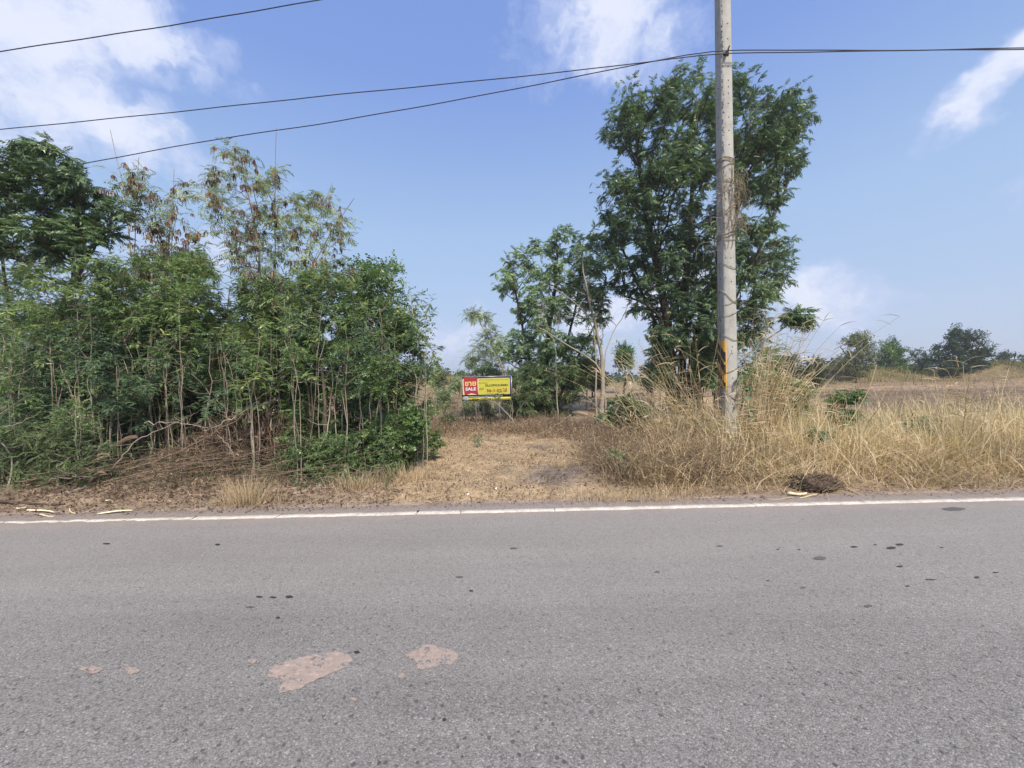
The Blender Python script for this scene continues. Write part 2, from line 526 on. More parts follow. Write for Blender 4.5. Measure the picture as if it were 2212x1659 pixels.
def build_ground():
    xs = axis(-11, 13, 0.12, 700)
    ys = axis(4.5, 14, 0.13, 700, 1.09)
    X, Y = np.meshgrid(xs, ys)
    Z = gz(X, Y)
    Z = np.where(Y < 4.72, -0.06, Z)
    Z += rng.normal(0, 0.006, Z.shape) * sm(Y, 4.95, 5.3) * (1 - sm(Y, 16, 20))
    V = np.stack([X, Y, Z], -1).reshape(-1, 3)
    nx, ny = len(xs), len(ys)
    i = np.arange(ny - 1)[:, None] * nx + np.arange(nx - 1)[None]
    Q = np.stack([i, i + 1, i + nx + 1, i + nx], -1).reshape(-1, 4)
    me = mesh_from('ground', V, Q, smooth=True)
    x, y = V[:, 0], V[:, 1]
    nz = 0.5 + 0.25 * np.sin(x * 2.3 + 1.7 * np.sin(y * 1.9)) + 0.25 * np.sin(y * 3.1 + 1.3 * np.sin(x * 2.9 + 2))
    soil = np.array([.170, .125, .095])
    gsoil = np.array([.185, .155, .138])
    straw = np.array([.37, .275, .175])
    litter = np.array([.29, .22, .155])
    field = np.array([.150, .110, .080])
    pale = np.array([.46, .33, .20])
    mgrass = np.array([.21, .17, .085])
    gravel = np.array([.31, .245, .205])
    C = np.tile(soil, (len(V), 1))

    def blend(c, w):
        nonlocal C
        w = np.clip(w, 0, 1)[:, None]
        C = C * (1 - w) + c * w
    blend(litter, (x < 60) * 0.8)
    # mown strip leading in from the road
    cx = -0.05 - 0.05 * (y - 5)
    hw = 1.75 - 0.02 * (y - 5)
    path = (1 - sm(np.abs(x - cx) + 0.25 * nz, hw - .1, hw + .5)) * sm(y, 4.9, 5.1) * (1 - sm(y, 11, 13))
    blend(straw, path)
    pt = np.exp(-((x - .72 - .14 * np.sin(y * 4)) / .56) ** 4 - ((y - 6.2 - .1 * np.sin(x * 7)) / .68) ** 4)
    pt = np.maximum(pt, np.exp(-((x + .1) / .3) ** 2 - ((y - 6.6) / .25) ** 2) * .6)
    pt = np.maximum(pt, np.exp(-((x - .55) / .35) ** 2 - ((y - 8.6) / .3) ** 2))
    blend(gsoil, pt * (.75 + .25 * nz))
    # clear field behind
    f1 = sm(x, 1.5, 3.5) * (1 - sm(x, 14, 18)) * sm(y, 16, 19) * (1 - sm(y, 27, 32))
    blend(pale, f1 * .9)
    blend(field, sm(x, 12, 17) * sm(y, 11, 15) * (.75 + .25 * nz))
    band = 0.5 + 0.5 * np.sin(y * .9 + .5 * np.sin(x * .2))
    blend(pale, sm(x, 12, 17) * sm(y, 24, 30) * (1 - sm(y, 45, 60)) * band * .45)
    for (mx, my, h, sx, sy) in MOUNDS:
        blend(mgrass, 1.3 * np.exp(-((x - mx) / sx) ** 2 - ((y - my) / sy) ** 2))
    blend(mgrass, sm(y, 48, 60))
    blend(gravel, (1 - sm(y, 4.86 + .06 * nz, 4.99 + .08 * nz)))
    a = me.attributes.new('zone', 'FLOAT_COLOR', 'POINT')
    a.data.foreach_set('color', np.concatenate([C, np.ones((len(V), 1))], 1).astype(np.float32).ravel())
    m, t = mat('ground_soil')
    at = t.add('ShaderNodeAttribute', attribute_name='zone')
    geo = t.add('ShaderNodeNewGeometry')
    n1 = t.noise(geo.outputs['Position'], 9, 6, 0.7)
    n2 = t.noise(geo.outputs['Position'], 55, 4, 0.7)
    n3 = t.noise(geo.outputs['Position'], 0.7, 4, 0.6)
    f = t.math('ADD', t.math('MULTIPLY', n1.outputs[0], .45), t.math('ADD', t.math('MULTIPLY', n2.outputs[0], .35), t.math('MULTIPLY', n3.outputs[0], .2)))
    col = t.mix(1.0, at.outputs['Color'], t.ramp(f, [(0.3, .45), (0.5, .95), (0.7, 1.5)]), 'MULTIPLY')
    n4 = t.noise(geo.outputs['Position'], 2.6, 5, 0.7)
    col = t.mix(1.0, col, t.ramp(n4.outputs[0], [(0.35, .66), (0.62, 1.15)]), 'MULTIPLY')
    b = t.add('ShaderNodeBump', {'Strength': 0.9, 'Distance': 0.03, 'Height': f})
    finish(t, principled(t, col, 0.95, 0.1, b.outputs[0]))
    me.materials.append(m)
    o = bpy.data.objects.new('ground', me)
    COL.objects.link(o)
    tag(o, 'dry earth verge, mown path and turned field beyond the road', None, None, 'structure')


build_ground()


def poly_obj(name, pts, z, material, parent=None, sub=None, jitter=0.0, thick=0.0):
    """flat sheet from an outline in world xy, as a fan of quads"""
    pts = np.array(pts, float)
    if sub:
        out = []
        for i in range(len(pts)):
            a, b = pts[i], pts[(i + 1) % len(pts)]
            for k in range(sub):
                out.append(a + (b - a) * k / sub)
        pts = np.array(out)
    if len(pts) % 2:
        pts = np.insert(pts, 1, (pts[0] + pts[1]) / 2, 0)
    if jitter:
        pts = pts + rng.normal(0, jitter, pts.shape)
    me = bpy.data.meshes.new(name)
    me.from_pydata([(p[0], p[1], z) for p in pts], [], [list(range(len(pts)))])
    if sum(pts[i][0] * pts[(i + 1) % len(pts)][1] - pts[(i + 1) % len(pts)][0] * pts[i][1] for i in range(len(pts))) < 0:
        me.flip_normals()
    me.materials.append(material)
    o = bpy.data.objects.new(name, me)
    COL.objects.link(o)
    o.parent = parent
    return o


def build_road():
    m, t = mat('asphalt')
    geo = t.add('ShaderNodeNewGeometry')
    pos = geo.outputs['Position']
    sep = t.add('ShaderNodeSeparateXYZ', {0: pos})
    warp = t.noise(pos, 60, 2)
    pw = t.mix(0.012, pos, warp.outputs['Color'])
    v1 = t.add('ShaderNodeTexVoronoi', {'Vector': pw, 'Scale': 112.0, 'Randomness': 1.0})
    v2 = t.add('ShaderNodeTexVoronoi', {'Vector': pw, 'Scale': 230.0})
    v3 = t.add('ShaderNodeTexVoronoi', {'Vector': pw, 'Scale': 38.0})
    sepc = t.add('ShaderNodeSeparateColor', {0: v1.outputs['Color']})
    sepd = t.add('ShaderNodeSeparateColor', {0: v2.outputs['Color']})
    sepe = t.add('ShaderNodeSeparateColor', {0: v3.outputs['Color']})
    stones = t.ramp(sepc.outputs[0], [(0, .055), (.10, .09), (.25, .17), (.5, .205), (.85, .25), (.95, .31), (1, .42)])
    fine = t.ramp(sepd.outputs[0], [(0, .11), (.5, .20), (1, .31)])
    base = t.mix(0.42, stones, fine)
    # gaps between stones where binder has worn out
    gap = t.math('MULTIPLY', t.sstep(v1.outputs['Distance'], 0.35, 0.62), 0.28)
    base = t.mix(gap, base, (.050, .050, .052, 1))
    # occasional large dark and pale chips
    big = t.math('MULTIPLY', t.math('GREATER_THAN', sepe.outputs[0], 0.93), t.sstep(v3.outputs['Distance'], 0.42, 0.30))
    base = t.mix(t.math('MULTIPLY', big, .75), base, (.045, .046, .05, 1))
    bigp = t.math('MULTIPLY', t.math('GREATER_THAN', sepe.outputs[1], 0.985), t.sstep(v3.outputs['Distance'], 0.25, 0.15))
    base = t.mix(t.math('MULTIPLY', bigp, .8), base, (.42, .40, .36, 1))
    # broad wear
    n = t.noise(pos, 0.55, 5, 0.6)
    mp = t.add('ShaderNodeMapping', {0: pos, 'Scale': (0.12, 1.4, 1)})
    nl = t.noise(mp.outputs[0], 1.6, 4, 0.6)
    wear = t.math('ADD', t.math('MULTIPLY', n.outputs[0], .5), t.math('MULTIPLY', nl.outputs[0], .5))
    base = t.mix(1.0, base, t.ramp(wear, [(.3, .82), (.7, 1.2)]), 'MULTIPLY')
    # dust blown in from the verge
    nd = t.noise(pos, 3.5, 5, 0.65)
    dust = t.sstep(t.math('ADD', sep.outputs[1], t.math('MULTIPLY', nd.outputs[0], .55)), 4.5, 5.0)
    base = t.mix(t.math('MULTIPLY', dust, .8), base, (.32, .255, .22, 1))
    far_pale = t.math('MULTIPLY', t.sstep(t.math('ADD', sep.outputs[1], t.math('MULTIPLY', nl.outputs[0], 1.2)), 1.6, 4.6), .34)  # asphalt colour grows gradually paler across the lane towards the verge
    base = t.mix(far_pale, t.mix(1.0, base, (.86, .86, .86, 1), 'MULTIPLY'), (.305, .288, .278, 1))
    tint = t.mix(1.0, base, (1.09, 1.05, 1.0, 1), 'MULTIPLY')
    h = t.math('ADD', t.math('MULTIPLY', v1.outputs['Distance'], -1.0), t.math('MULTIPLY', v2.outputs['Distance'], -.35))
    h = t.math('ADD', h, t.math('MULTIPLY', sepc.outputs[1], .35))
    b = t.add('ShaderNodeBump', {'Strength': 0.55, 'Distance': 0.006, 'Height': h})
    finish(t, principled(t, tint, 0.82, 0.3, b.outputs[0]))
    xs = np.concatenate([np.linspace(-700, -14, 16), np.linspace(-12, 14, 520), np.linspace(16, 700, 16)])
    mb = MB()
    yfar = 4.90 + 0.02 * np.sin(xs * 2.1) + 0.012 * np.sin(xs * 7.7) + rng.normal(0, .008, len(xs))
    rows = [-2.4 + 0 * xs, -0.5 + 0 * xs, 2.0 + 0 * xs, 4.4 + 0 * xs, yfar, yfar + .03]
    zs = [0, 0, 0, 0, -0.003, -0.03]
    V = np.concatenate([np.stack([xs, r, np.full_like(xs, zz)], 1) for r, zz in zip(rows, zs)])
    n_ = len(xs)
    i = np.arange(len(rows) - 1)[:, None] * n_ + np.arange(n_ - 1)[None]
    mb.add(V, np.stack([i, i + 1, i + n_ + 1, i + n_], -1).reshape(-1, 4), .5)
    road = mb.obj('road', m)
    tag(road, 'worn grey asphalt road crossing the whole view', None, None, 'structure')

    # edge line: thermoplastic strip in cracked lengths, edges chewed
    m2, t = mat('road_paint')
    geo = t.add('ShaderNodeNewGeometry')
    n1 = t.noise(geo.outputs['Position'], 30, 5, .7)
    n2 = t.noise(geo.outputs['Position'], 6, 4, .6)
    f = t.math('ADD', t.math('MULTIPLY', n1.outputs[0], .6), t.math('MULTIPLY', n2.outputs[0], .4))
    col = t.ramp(f, [(.34, (.22, .20, .18)), (.46, (.42, .38, .335)), (.57, (.53, .49, .435)), (.7, (.60, .56, .50))])
    finish(t, principled(t, col, .75, .25))
    x = -60.0
    k = 0
    while x < 60:
        L = random.uniform(.35, 1.5)
        if x < -12 or x > 12:
            L = 8.0
        n_ = max(3, int(L / .03))
        if L == 8.0:
            n_ = 20
        xx = np.linspace(x, x + L - (0.007 if random.random() < .8 else 0.002), n_)
        worn = 0.0
        if xx[0] < -4.4:
            worn = min(.10, (-4.4 - xx[0]) * .045)
        lo = 4.53 + rng.normal(0, .0035, n_) + 0.004 * np.sin(xx * 9)
        hi = 4.655 + rng.normal(0, .004, n_) + 0.004 * np.sin(xx * 6 + 1)
        if worn:
            lo = lo + worn * (.5 + .3 * np.sin(xx * 13)) * .6 + np.abs(rng.normal(0, .012, n_))
            hi = hi - worn * (.3 + .3 * np.sin(xx * 17)) * .5 - np.abs(rng.normal(0, .012, n_))
        hi = np.maximum(hi, lo + .01)
        sk = random.uniform(-.03, .03)
        Vt = np.concatenate([np.stack([xx, lo, np.full(n_, .0045)], 1), np.stack([xx + sk, hi, np.full(n_, .0045)], 1),
                             np.stack([xx, lo - .001, np.full(n_, -.002)], 1), np.stack([xx + sk, hi + .001, np.full(n_, -.002)], 1)])
        i = np.arange(n_ - 1)
        Q = np.concatenate([np.stack([i, i + 1, i + 1 + n_, i + n_], 1), np.stack([i + 2 * n_, i + 1 + 2 * n_, i + 1, i], 1), np.stack([i + n_, i + 1 + n_, i + 1 + 3 * n_, i + 3 * n_], 1)])
        mb = MB()
        mb.add(Vt, Q, .5)
        if not (-7.1 < x < -6.95):
            mb.obj('edge_line', m2, road)
        x += L
        k += 1

    # worn-through patches of red subgrade
    m3, t = mat('worn_patch')
    geo = t.add('ShaderNodeNewGeometry')
    n1 = t.noise(geo.outputs['Position'], 40, 6, .75)
    mp = t.add('ShaderNodeMapping', {0: geo.outputs['Position'], 'Scale': (14, 45, 1)})
    n2 = t.noise(mp.outputs[0], 1, 4, .6)
    f = t.math('ADD', t.math('MULTIPLY', n1.outputs[0], .6), t.math('MULTIPLY', n2.outputs[0], .4))
    vo = t.add('ShaderNodeTexVoronoi', {'Vector': geo.outputs['Position'], 'Scale': 95.0})
    so = t.add('ShaderNodeSeparateColor', {0: vo.outputs['Color']})
    col = t.ramp(f, [(.32, (.20, .17, .155)), (.45, (.27, .215, .185)), (.58, (.335, .265, .23)), (.68, (.48, .42, .385))])
    nb = t.noise(geo.outputs['Position'], 9, 5, .7)
    hole = t.math('GREATER_THAN', t.math('ADD', nb.outputs[0], t.math('MULTIPLY', so.outputs[0], .18)), .66)
    col = t.mix(hole, col, t.ramp(so.outputs[1], [(0, (.11, .105, .10)), (1, (.26, .245, .23))]))
    b = t.add('ShaderNodeBump', {'Strength': .5, 'Distance': .005, 'Height': f})
    finish(t, principled(t, col, .85, .2, b.outputs[0]))
    c1 = [(310, 540), (330, 460), (400, 425), (520, 400), (640, 365), (760, 345), (880, 340), (960, 370), (980, 410), (940, 450), (860, 490), (760, 530), (650, 585), (560, 630), (480, 650), (400, 665), (390, 640), (430, 590), (430, 550), (360, 540)]
    c2 = [(1360, 375), (1440, 340), (1500, 320), (1530, 290), (1600, 278), (1660, 300), (1700, 310), (1790, 330), (1820, 370), (1800, 410), (1760, 440), (1680, 440), (1600, 465), (1540, 480), (1490, 470), (1500, 430), (1460, 390)]
    for nm, c, lb in (('worn_patch', c1, 'large red-brown worn patch in the asphalt'), ('worn_patch', c2, 'smaller pale red-brown worn patch in the asphalt')):
        pts = [G(a * .2728 + 493.7, bb * .2728 + 1316.6, 0.0)[:2] for a, bb in c]
        o = poly_obj(nm, pts, .003, m3, road, 5, .0035)
        o['label'] = lb
    for (u, v, ru, rv) in ((545, 1430, 16, 6), (868, 1462, 8, 6), (200, 1448, 30, 8), (285, 1450, 18, 9), (765, 1512, 7, 4)):
        pts = [G(u + ru * math.cos(a) * random.uniform(.6, 1.1), v + rv * math.sin(a) * random.uniform(.6, 1.1), 0.0)[:2] for a in np.linspace(0, 2 * math.pi, 17)[:-1]]
        poly_obj('rust_stain', pts, .004, m3, road)
    m4 = plain_mat('tar_spot', (.035, .034, .036), .55, .4)
    m5 = plain_mat('faint_stain', (.095, .092, .09), .8, .3)
    sp = [(1090, 554, 42, 11), (1163, 526, 38, 9), (778, 545, 32, 7), (957, 527, 15, 4), (1518, 552, 17, 4), (1165, 711, 30, 6), (1815, 803, 25, 8), (1230, 877, 22, 5), (1420, 822, 50, 4), (138, 566, 12, 4), (314, 568, 14, 4), (1975, 762, 30, 4), (50, 832, 16, 4)]
    spots = [(a * .256 + 1645.8, b_ * .256 + 1042.3, c * .256, d * .256, 0) for a, b_, c, d in sp]
    spots += [(490 * .256 + 1645.8, 642 * .256 + 1042.3, 15, 4, 1), (900 * .256 + 1645.8, 1045 * .256 + 1042.3, 10, 3, 1), (2060, 1100, 26, 4, 1), (1325, 1097, 18, 4, 1)]
    spots += [(470, 1177, 6, 2, 0), (1110, 1185, 9, 2, 1), (560, 1290, 8, 2, 0), (590, 1291, 8, 2, 0), (625, 1290, 9, 3, 0), (540, 1312, 10, 2, 1), (1018, 1277, 5, 2, 0), (993, 1247, 9, 2, 1), (771, 1410, 7, 3.5, 0), (1735, 1270, 7, 2, 1),
              (230, 1175, 9, 1.5, 0), (600, 1335, 5, 2, 0), (1420, 1236, 6, 2, 1), (960, 1556, 5, 4, 0), (1555, 1180, 8, 1.5, 1)]
    for (u, v, ru, rv, k) in spots:
        pts = [G(u + ru * math.cos(a) * random.uniform(.8, 1.05), v + rv * math.sin(a) * random.uniform(.8, 1.05), 0.0)[:2] for a in np.linspace(0, 2 * math.pi, 17)[:-1]]
        poly_obj('tar_spot' if k == 0 else 'faint_stain', pts, .004, m4 if k == 0 else m5, road)


build_road()


# ------------------------------------------------------------------ leaf shapes (unit long, along +X, up +Z)
def proto_pinnate(n, L, W, droop, seed, hang=.35):
    r = np.random.default_rng(seed)
    V, T3 = [], []

    def leaflet(b, d, l, w):
        d = d / np.linalg.norm(d)
        s_ = np.cross(d, [0, 0, 1])
        s_ = s_ / (np.linalg.norm(s_) + 1e-6) + np.array([0, 0, r.uniform(-.4, .4)])
        m_ = b + d * l * .45 + np.array([0, 0, l * .05])
        k = len(V)
        m_ = b + d * l * .22
        V.extend([m_ + s_ * w * .52, b + d * l - np.array([0, 0, l * .15]), m_ - s_ * w * .52])
        T3.append((k, k + 1, k + 2))
    for i in range(n):
        t_ = (i + 1.2) / (n + .7)
        b = np.array([t_, 0, -droop * t_ * t_])
        for sg in (-1, 1):
            d = np.array([r.uniform(.35, .65), sg * r.uniform(.7, .95), -hang * r.uniform(.6, 1.5)])
            leaflet(b, d, L * r.uniform(.8, 1.1) * (1 - .35 * abs(t_ - .5)), W)
    b = np.array([1, 0, -droop])
    leaflet(b, np.array([1, 0, -.5 - droop]), L, W)
    k = len(V)
    V.extend([(0, -.014, 0), (.55, 0, -droop * .12), (1, 0, -droop), (0, .014, 0)])
    return np.array(V, float), np.array([(k, k + 1, k + 2, k + 3)]), np.array(T3)


def proto_feather(n, L, W, seed):
    r = np.random.default_rng(seed)
    V, Q = [], []
    dr = .55
    for i in range(n):
        t_ = (i + .8) / n
        b = np.array([t_, 0, -dr * t_ * t_])
        for sg in (-1, 1):
            d = unit(np.array([r.uniform(.5, .8), sg * r.uniform(.5, .8), -r.uniform(.2, .5)]))
            l = L * r.uniform(.8, 1.1)
            s_ = unit(np.cross(d, [0, 0, 1])) + np.array([0, 0, r.uniform(-.3, .3)])
            m1 = b + d * l * .5
            e = m1 + unit(d + np.array([0, 0, -.9])) * l * .5
            k = len(V)
            V.extend([b, m1 + s_ * W * .62, e, m1 - s_ * W * .62])
            Q.append((k, k + 1, k + 2, k + 3))
    k = len(V)
    V.extend([(0, -.012, 0), (.5, -.01, -dr * .25), (.5, .01, -dr * .25), (0, .012, 0), (1, -.006, -dr), (1, .006, -dr)])
    Q.extend([(k, k + 1, k + 2, k + 3), (k + 1, k + 4, k + 5, k + 2)])
    return np.array(V, float), np.array(Q)


def proto_round(n, R, seed):
    r = np.random.default_rng(seed)
    V, Q = [], []
    for i in range(n):
        t_ = (i + .6) / n
        sg = 1 if i % 2 else -1
        b = np.array([t_, 0, -.12 * t_ * t_])
        d = unit(np.array([r.uniform(.2, .8), sg * r.uniform(.5, 1), r.uniform(-.6, .35)]))
        s_ = unit(np.cross(d, [0, 0, 1]) + np.array([0, 0, r.uniform(-.8, .8)]))
        l = R * r.uniform(.8, 1.25)
        k = len(V)
        V.extend([b + s_ * l * .06, b + d * l * .5 + s_ * l * .40, b + d * l * 1.0, b + d * l * .5 - s_ * l * .36])
        Q.append((k, k + 1, k + 2, k + 3))
    k = len(V)
    V.extend([(0, -.01, 0), (1, -.005, -.12), (1, .005, -.12), (0, .01, 0)])
    Q.append((k, k + 1, k + 2, k + 3))
    return np.array(V, float), np.array(Q)


def proto_pods(n, seed):
    r = np.random.default_rng(seed)
    V, Q = [], []
    for i in range(n):
        a = r.uniform(0, 6.28)
        d = np.array([math.cos(a) * .3, math.sin(a) * .3, -1.0])
        l = r.uniform(.6, 1)
        w = .13
        s_ = np.array([-math.sin(a), math.cos(a), 0]) if r.random() < .5 else np.array([math.cos(a), math.sin(a), 0])
        b = np.array([r.uniform(-.08, .08), r.uniform(-.08, .08), 0])
        m1 = b + unit(d + np.array([math.cos(a), math.sin(a), .3]) * .5) * l * .45
        e = m1 + unit(np.array([0, 0, -1.0])) * l * .5
        k = len(V)
        V.extend([b - s_ * w * .1, b + s_ * w * .1, m1 + s_ * w / 2, m1 - s_ * w / 2, e + s_ * w * .3, e - s_ * w * .3])
        Q.extend([(k, k + 1, k + 2, k + 3), (k + 3, k + 2, k + 4, k + 5)])
    return np.array(V, float), np.array(Q)


def proto_tuft(n, seed):
    """bunch of loose leaf faces, for trees far off"""
    r = np.random.default_rng(seed)
    V, Q = [], []
    for i in range(n):
        c = r.normal(0, .33, 3)
        a = unit(r.normal(size=3))
        b = unit(np.cross(a, r.normal(size=3)))
        l, w = r.uniform(.30, .48), r.uniform(.14, .23)
        k = len(V)
        V.extend([c - a * l / 2, c + b * w / 2, c + a * l / 2 - np.array([0, 0, .05]), c - b * w / 2])
        Q.append((k, k + 1, k + 2, k + 3))
    return np.array(V, float), np.array(Q)


PROTO = {
    'neem': [proto_pinnate(5, .50, .18, .32, s_, .55) for s_ in range(4)],
    'fine': [proto_pinnate(7, .27, .11, .25, 10 + s_, .3) for s_ in range(4)],
    'sap': [proto_pinnate(6, .27, .15, .25, 20 + s_, .35) for s_ in range(4)],
    'leuc': [proto_feather(5, .50, .085, 30 + s_) for s_ in range(4)],
    'fern': [proto_feather(8, .34, .055, 40 + s_) for s_ in range(3)],
    'round': [proto_round(7, .28, 50 + s_) for s_ in range(4)],
    'bigleaf': [proto_round(5, .5, 60 + s_) for s_ in range(4)],
    'pods': [proto_pods(6, 70 + s_) for s_ in range(4)],
    'tuft': [proto_tuft(9, 80 + s_) for s_ in range(4)],
    'dead': [proto_pinnate(6, .55, .12, 1.1, 90 + s_, 1.3) for s_ in range(3)],
}


def leaves(mb, kind, pos, D, size, tone, up=None):
    m = len(pos)
    if m == 0:
        return
    protos = PROTO[kind]
    N = np.tile([0, 0, 1.0], (m, 1)) + rng.normal(0, .3, (m, 3)) if up is None else up
    which = rng.integers(0, len(protos), m)
    for i, pr in enumerate(protos):
        s_ = which == i
        mb.stamp(pr, pos[s_], D[s_], N[s_], size[s_], tone[s_])


def resample(pts, n):
    pts = np.asarray(pts, float)
    d = np.concatenate([[0], np.cumsum(np.linalg.norm(np.diff(pts, axis=0), axis=1))])
    t_ = np.linspace(0, d[-1], n)
    out = np.stack([np.interp(t_, d, pts[:, k]) for k in range(3)], 1)
    for _ in range(2):
        out[1:-1] = out[1:-1] * .5 + (out[:-2] + out[2:]) * .25
    return out


def inpoly(u, v, poly):
    c = False
    j = len(poly) - 1
    for i in range(len(poly)):
        (xi, yi), (xj, yj) = poly[i], poly[j]
        if (yi > v) != (yj > v) and u < (xj - xi) * (v - yi) / (yj - yi) + xi:
            c = not c
        j = i
    return c


def tree(name, label, cat, stems, poly, d, thick, n, cr, leaf, size, lmat, bmat, group=None, twigs=7, nl=8, sparse_pods=0.0,
         bare=False, seed=None, root=None, droop=0.1, keep_low=True, twig_r=None, tone0=.45, shrink=.85, flat=.75):
    """stems: list of (points[(u,v) or (u,v,depth)], base width px, top width px); poly: crown outline in picture units"""
    global rng
    if seed is not None:
        rng = np.random.default_rng(seed)
    px = d / F
    SP, SR = [], []
    for pts, w0, w1 in stems:
        P3 = [P(p[0], p[1], p[2] if len(p) > 2 else d) for p in pts]
        # let the foot reach the ground
        b = P3[0].copy()
        g_ = float(gz(b[0], b[1]))
        if b[2] > g_ - .02 and keep_low:
            P3.insert(0, np.array([b[0] + rng.normal(0, .02), b[1], g_ - .04]))
        q = resample(P3, 14)
        q[1:-1] += rng.normal(0, .35 * px * 3, (12, 3)) * np.array([1, 1, .2])
        SP.append(q)
        SR.append(np.linspace(w0, w1, 14) * px / 2 * np.concatenate([[1.25, 1.08], np.ones(12)]))
    base = SP[0][0].copy()
    base[2] = float(gz(base[0], base[1]))
    t = thing(name, label, cat, base, group)
    tb = MB()
    for q, r_ in zip(SP, SR):
        tb.tubes(q, r_, 8)
    allp = np.concatenate([q[3:] for q in SP])
    allr = np.concatenate([r_[3:] for r_ in SR])
    crown = MB()
    pods = MB()
    if n:
        us = [p[0] for p in poly]
        vs = [p[1] for p in poly]
        u0, u1, v0, v1 = min(us), max(us), min(vs), max(vs)
        uc, vc = (u0 + u1) / 2, (v0 + v1) / 2
        crp = cr / px * shrink
        su = max(.35, 1 - crp / ((u1 - u0) / 2))
        sv = max(.35, 1 - crp * flat / ((v1 - v0) / 2))
        pts, tries, sep_ = [], 0, math.sqrt((u1 - u0) * (v1 - v0) * su * sv / n) * .75
        while len(pts) < n and tries < 6000:
            tries += 1
            u, v = rng.uniform(u0, u1), rng.uniform(v0, v1)
            if not inpoly(u, v, poly):
                continue
            u, v = uc + (u - uc) * su, vc + (v - vc) * sv
            dd = rng.uniform(-1, 1)
            if tries < 3000 and any((u - a) ** 2 + (v - b) ** 2 + ((dd - c_) * sep_) ** 2 < (sep_ * .9) ** 2 for a, b, c_ in pts):
                continue
            pts.append((u, v, dd))
        TW, TWR, LP, LD, LS, LT = [], [], [], [], [], []
        for (u, v, dd) in pts:
            edge = 1 - .5 * (((u - uc) / ((u1 - u0) / 2 + 1)) ** 2)
            c = P(u, v, d + dd * thick * edge)
            gg = float(gz(c[0], c[1])) + cr * .35
            c[2] = max(c[2], gg)
            hd = np.linalg.norm(allp[:, :2] - c[:2], axis=1)
            cost = np.linalg.norm(allp - c, axis=1) + 2.5 * np.maximum(0, allp[:, 2] - c[2] + .45 * hd)
            i = int(np.argmin(cost + rng.uniform(0, cr * .3, len(cost))))
            a = allp[i]
            L = np.linalg.norm(c - a) + 1e-6
            ctrl = (a + c) / 2 + np.array([0, 0, -.10 * L]) + rng.normal(0, .10 * L, 3)
            ctrl += (np.array([c[0], c[1], a[2]]) - (a + c) / 2) * .12
            tt = np.linspace(0, 1, 7)[:, None]
            br = (1 - tt) ** 2 * a + 2 * tt * (1 - tt) * ctrl + tt ** 2 * c
            br[1:-1] += rng.normal(0, .025 * L, (5, 3))
            r0 = min(allr[i] * .75, .010 + .014 * L) if twig_r is None else min(allr[i] * .8, twig_r * (1.2 + .8 * L))
            rt = r0 * .3
            tb.tubes(br, np.linspace(r0, rt, 7), 5)
            ct = float(np.clip(rng.normal(tone0, .15), .05, .9))
            for k in range(twigs):
                s_ = rng.uniform(.55, 1)
                st = br[min(6, int(s_ * 6))]
                dr = rand_dirs(1)[0]
                e = c + dr * cr * rng.uniform(.45, 1) * np.array([1, 1, flat])
                e[2] = max(e[2], float(gz(e[0], e[1])) + .03)
                mid = (st + e) / 2 + rng.normal(0, .12 * cr, 3) + np.array([0, 0, .10 * cr])
                tp = np.stack([st, mid, e])
                TW.append(tp)
                TWR.append(np.linspace(rt * .8, rt * .25, 3))
                if bare:
                    continue
                f_ = rng.uniform(.25, 1, nl)
                f_[0] = 1
                idx = f_ * 2
                i0 = np.minimum(idx.astype(int), 1)
                fr = (idx - i0)[:, None]
                lp = tp[i0] * (1 - fr) + tp[i0 + 1] * fr
                td = unit(tp[i0 + 1] - tp[i0])
                D = unit(td * .7 + rand_dirs(nl) * np.array([1, 1, .5]) + np.array([0, 0, -droop]))
                LP.append(lp)
                LD.append(D)
                LS.append(size * rng.uniform(.7, 1.15, nl))
                LT.append(np.clip(ct + rng.normal(0, .16, nl) + (rng.random(nl) < .015) * .5, 0, 1))
        tb.tubes(np.array(TW), np.array(TWR), 3)
        if not bare:
            LP, LD, LS, LT = map(np.concatenate, (LP, LD, LS, LT))
            if sparse_pods:
                k = rng.random(len(LP)) < sparse_pods
                sel = LP[k]
                leaves(pods, 'pods', sel, unit(rng.normal(size=(len(sel), 3)) * np.array([1, 1, .05])), LS[k] * .9, rng.random(len(sel)), np.tile([0, 0, 1.0], (len(sel), 1)))
                LP, LD, LS, LT = LP[~k], LD[~k], LS[~k], LT[~k]
            leaves(crown, leaf, LP, LD, LS, LT)
    tb.obj('trunk', bmat, t, True)
    if crown.V:
        crown.obj('crown', lmat, t)
    if pods.V:
        pods.obj('seed_pods', M['pod'], t)
    return t


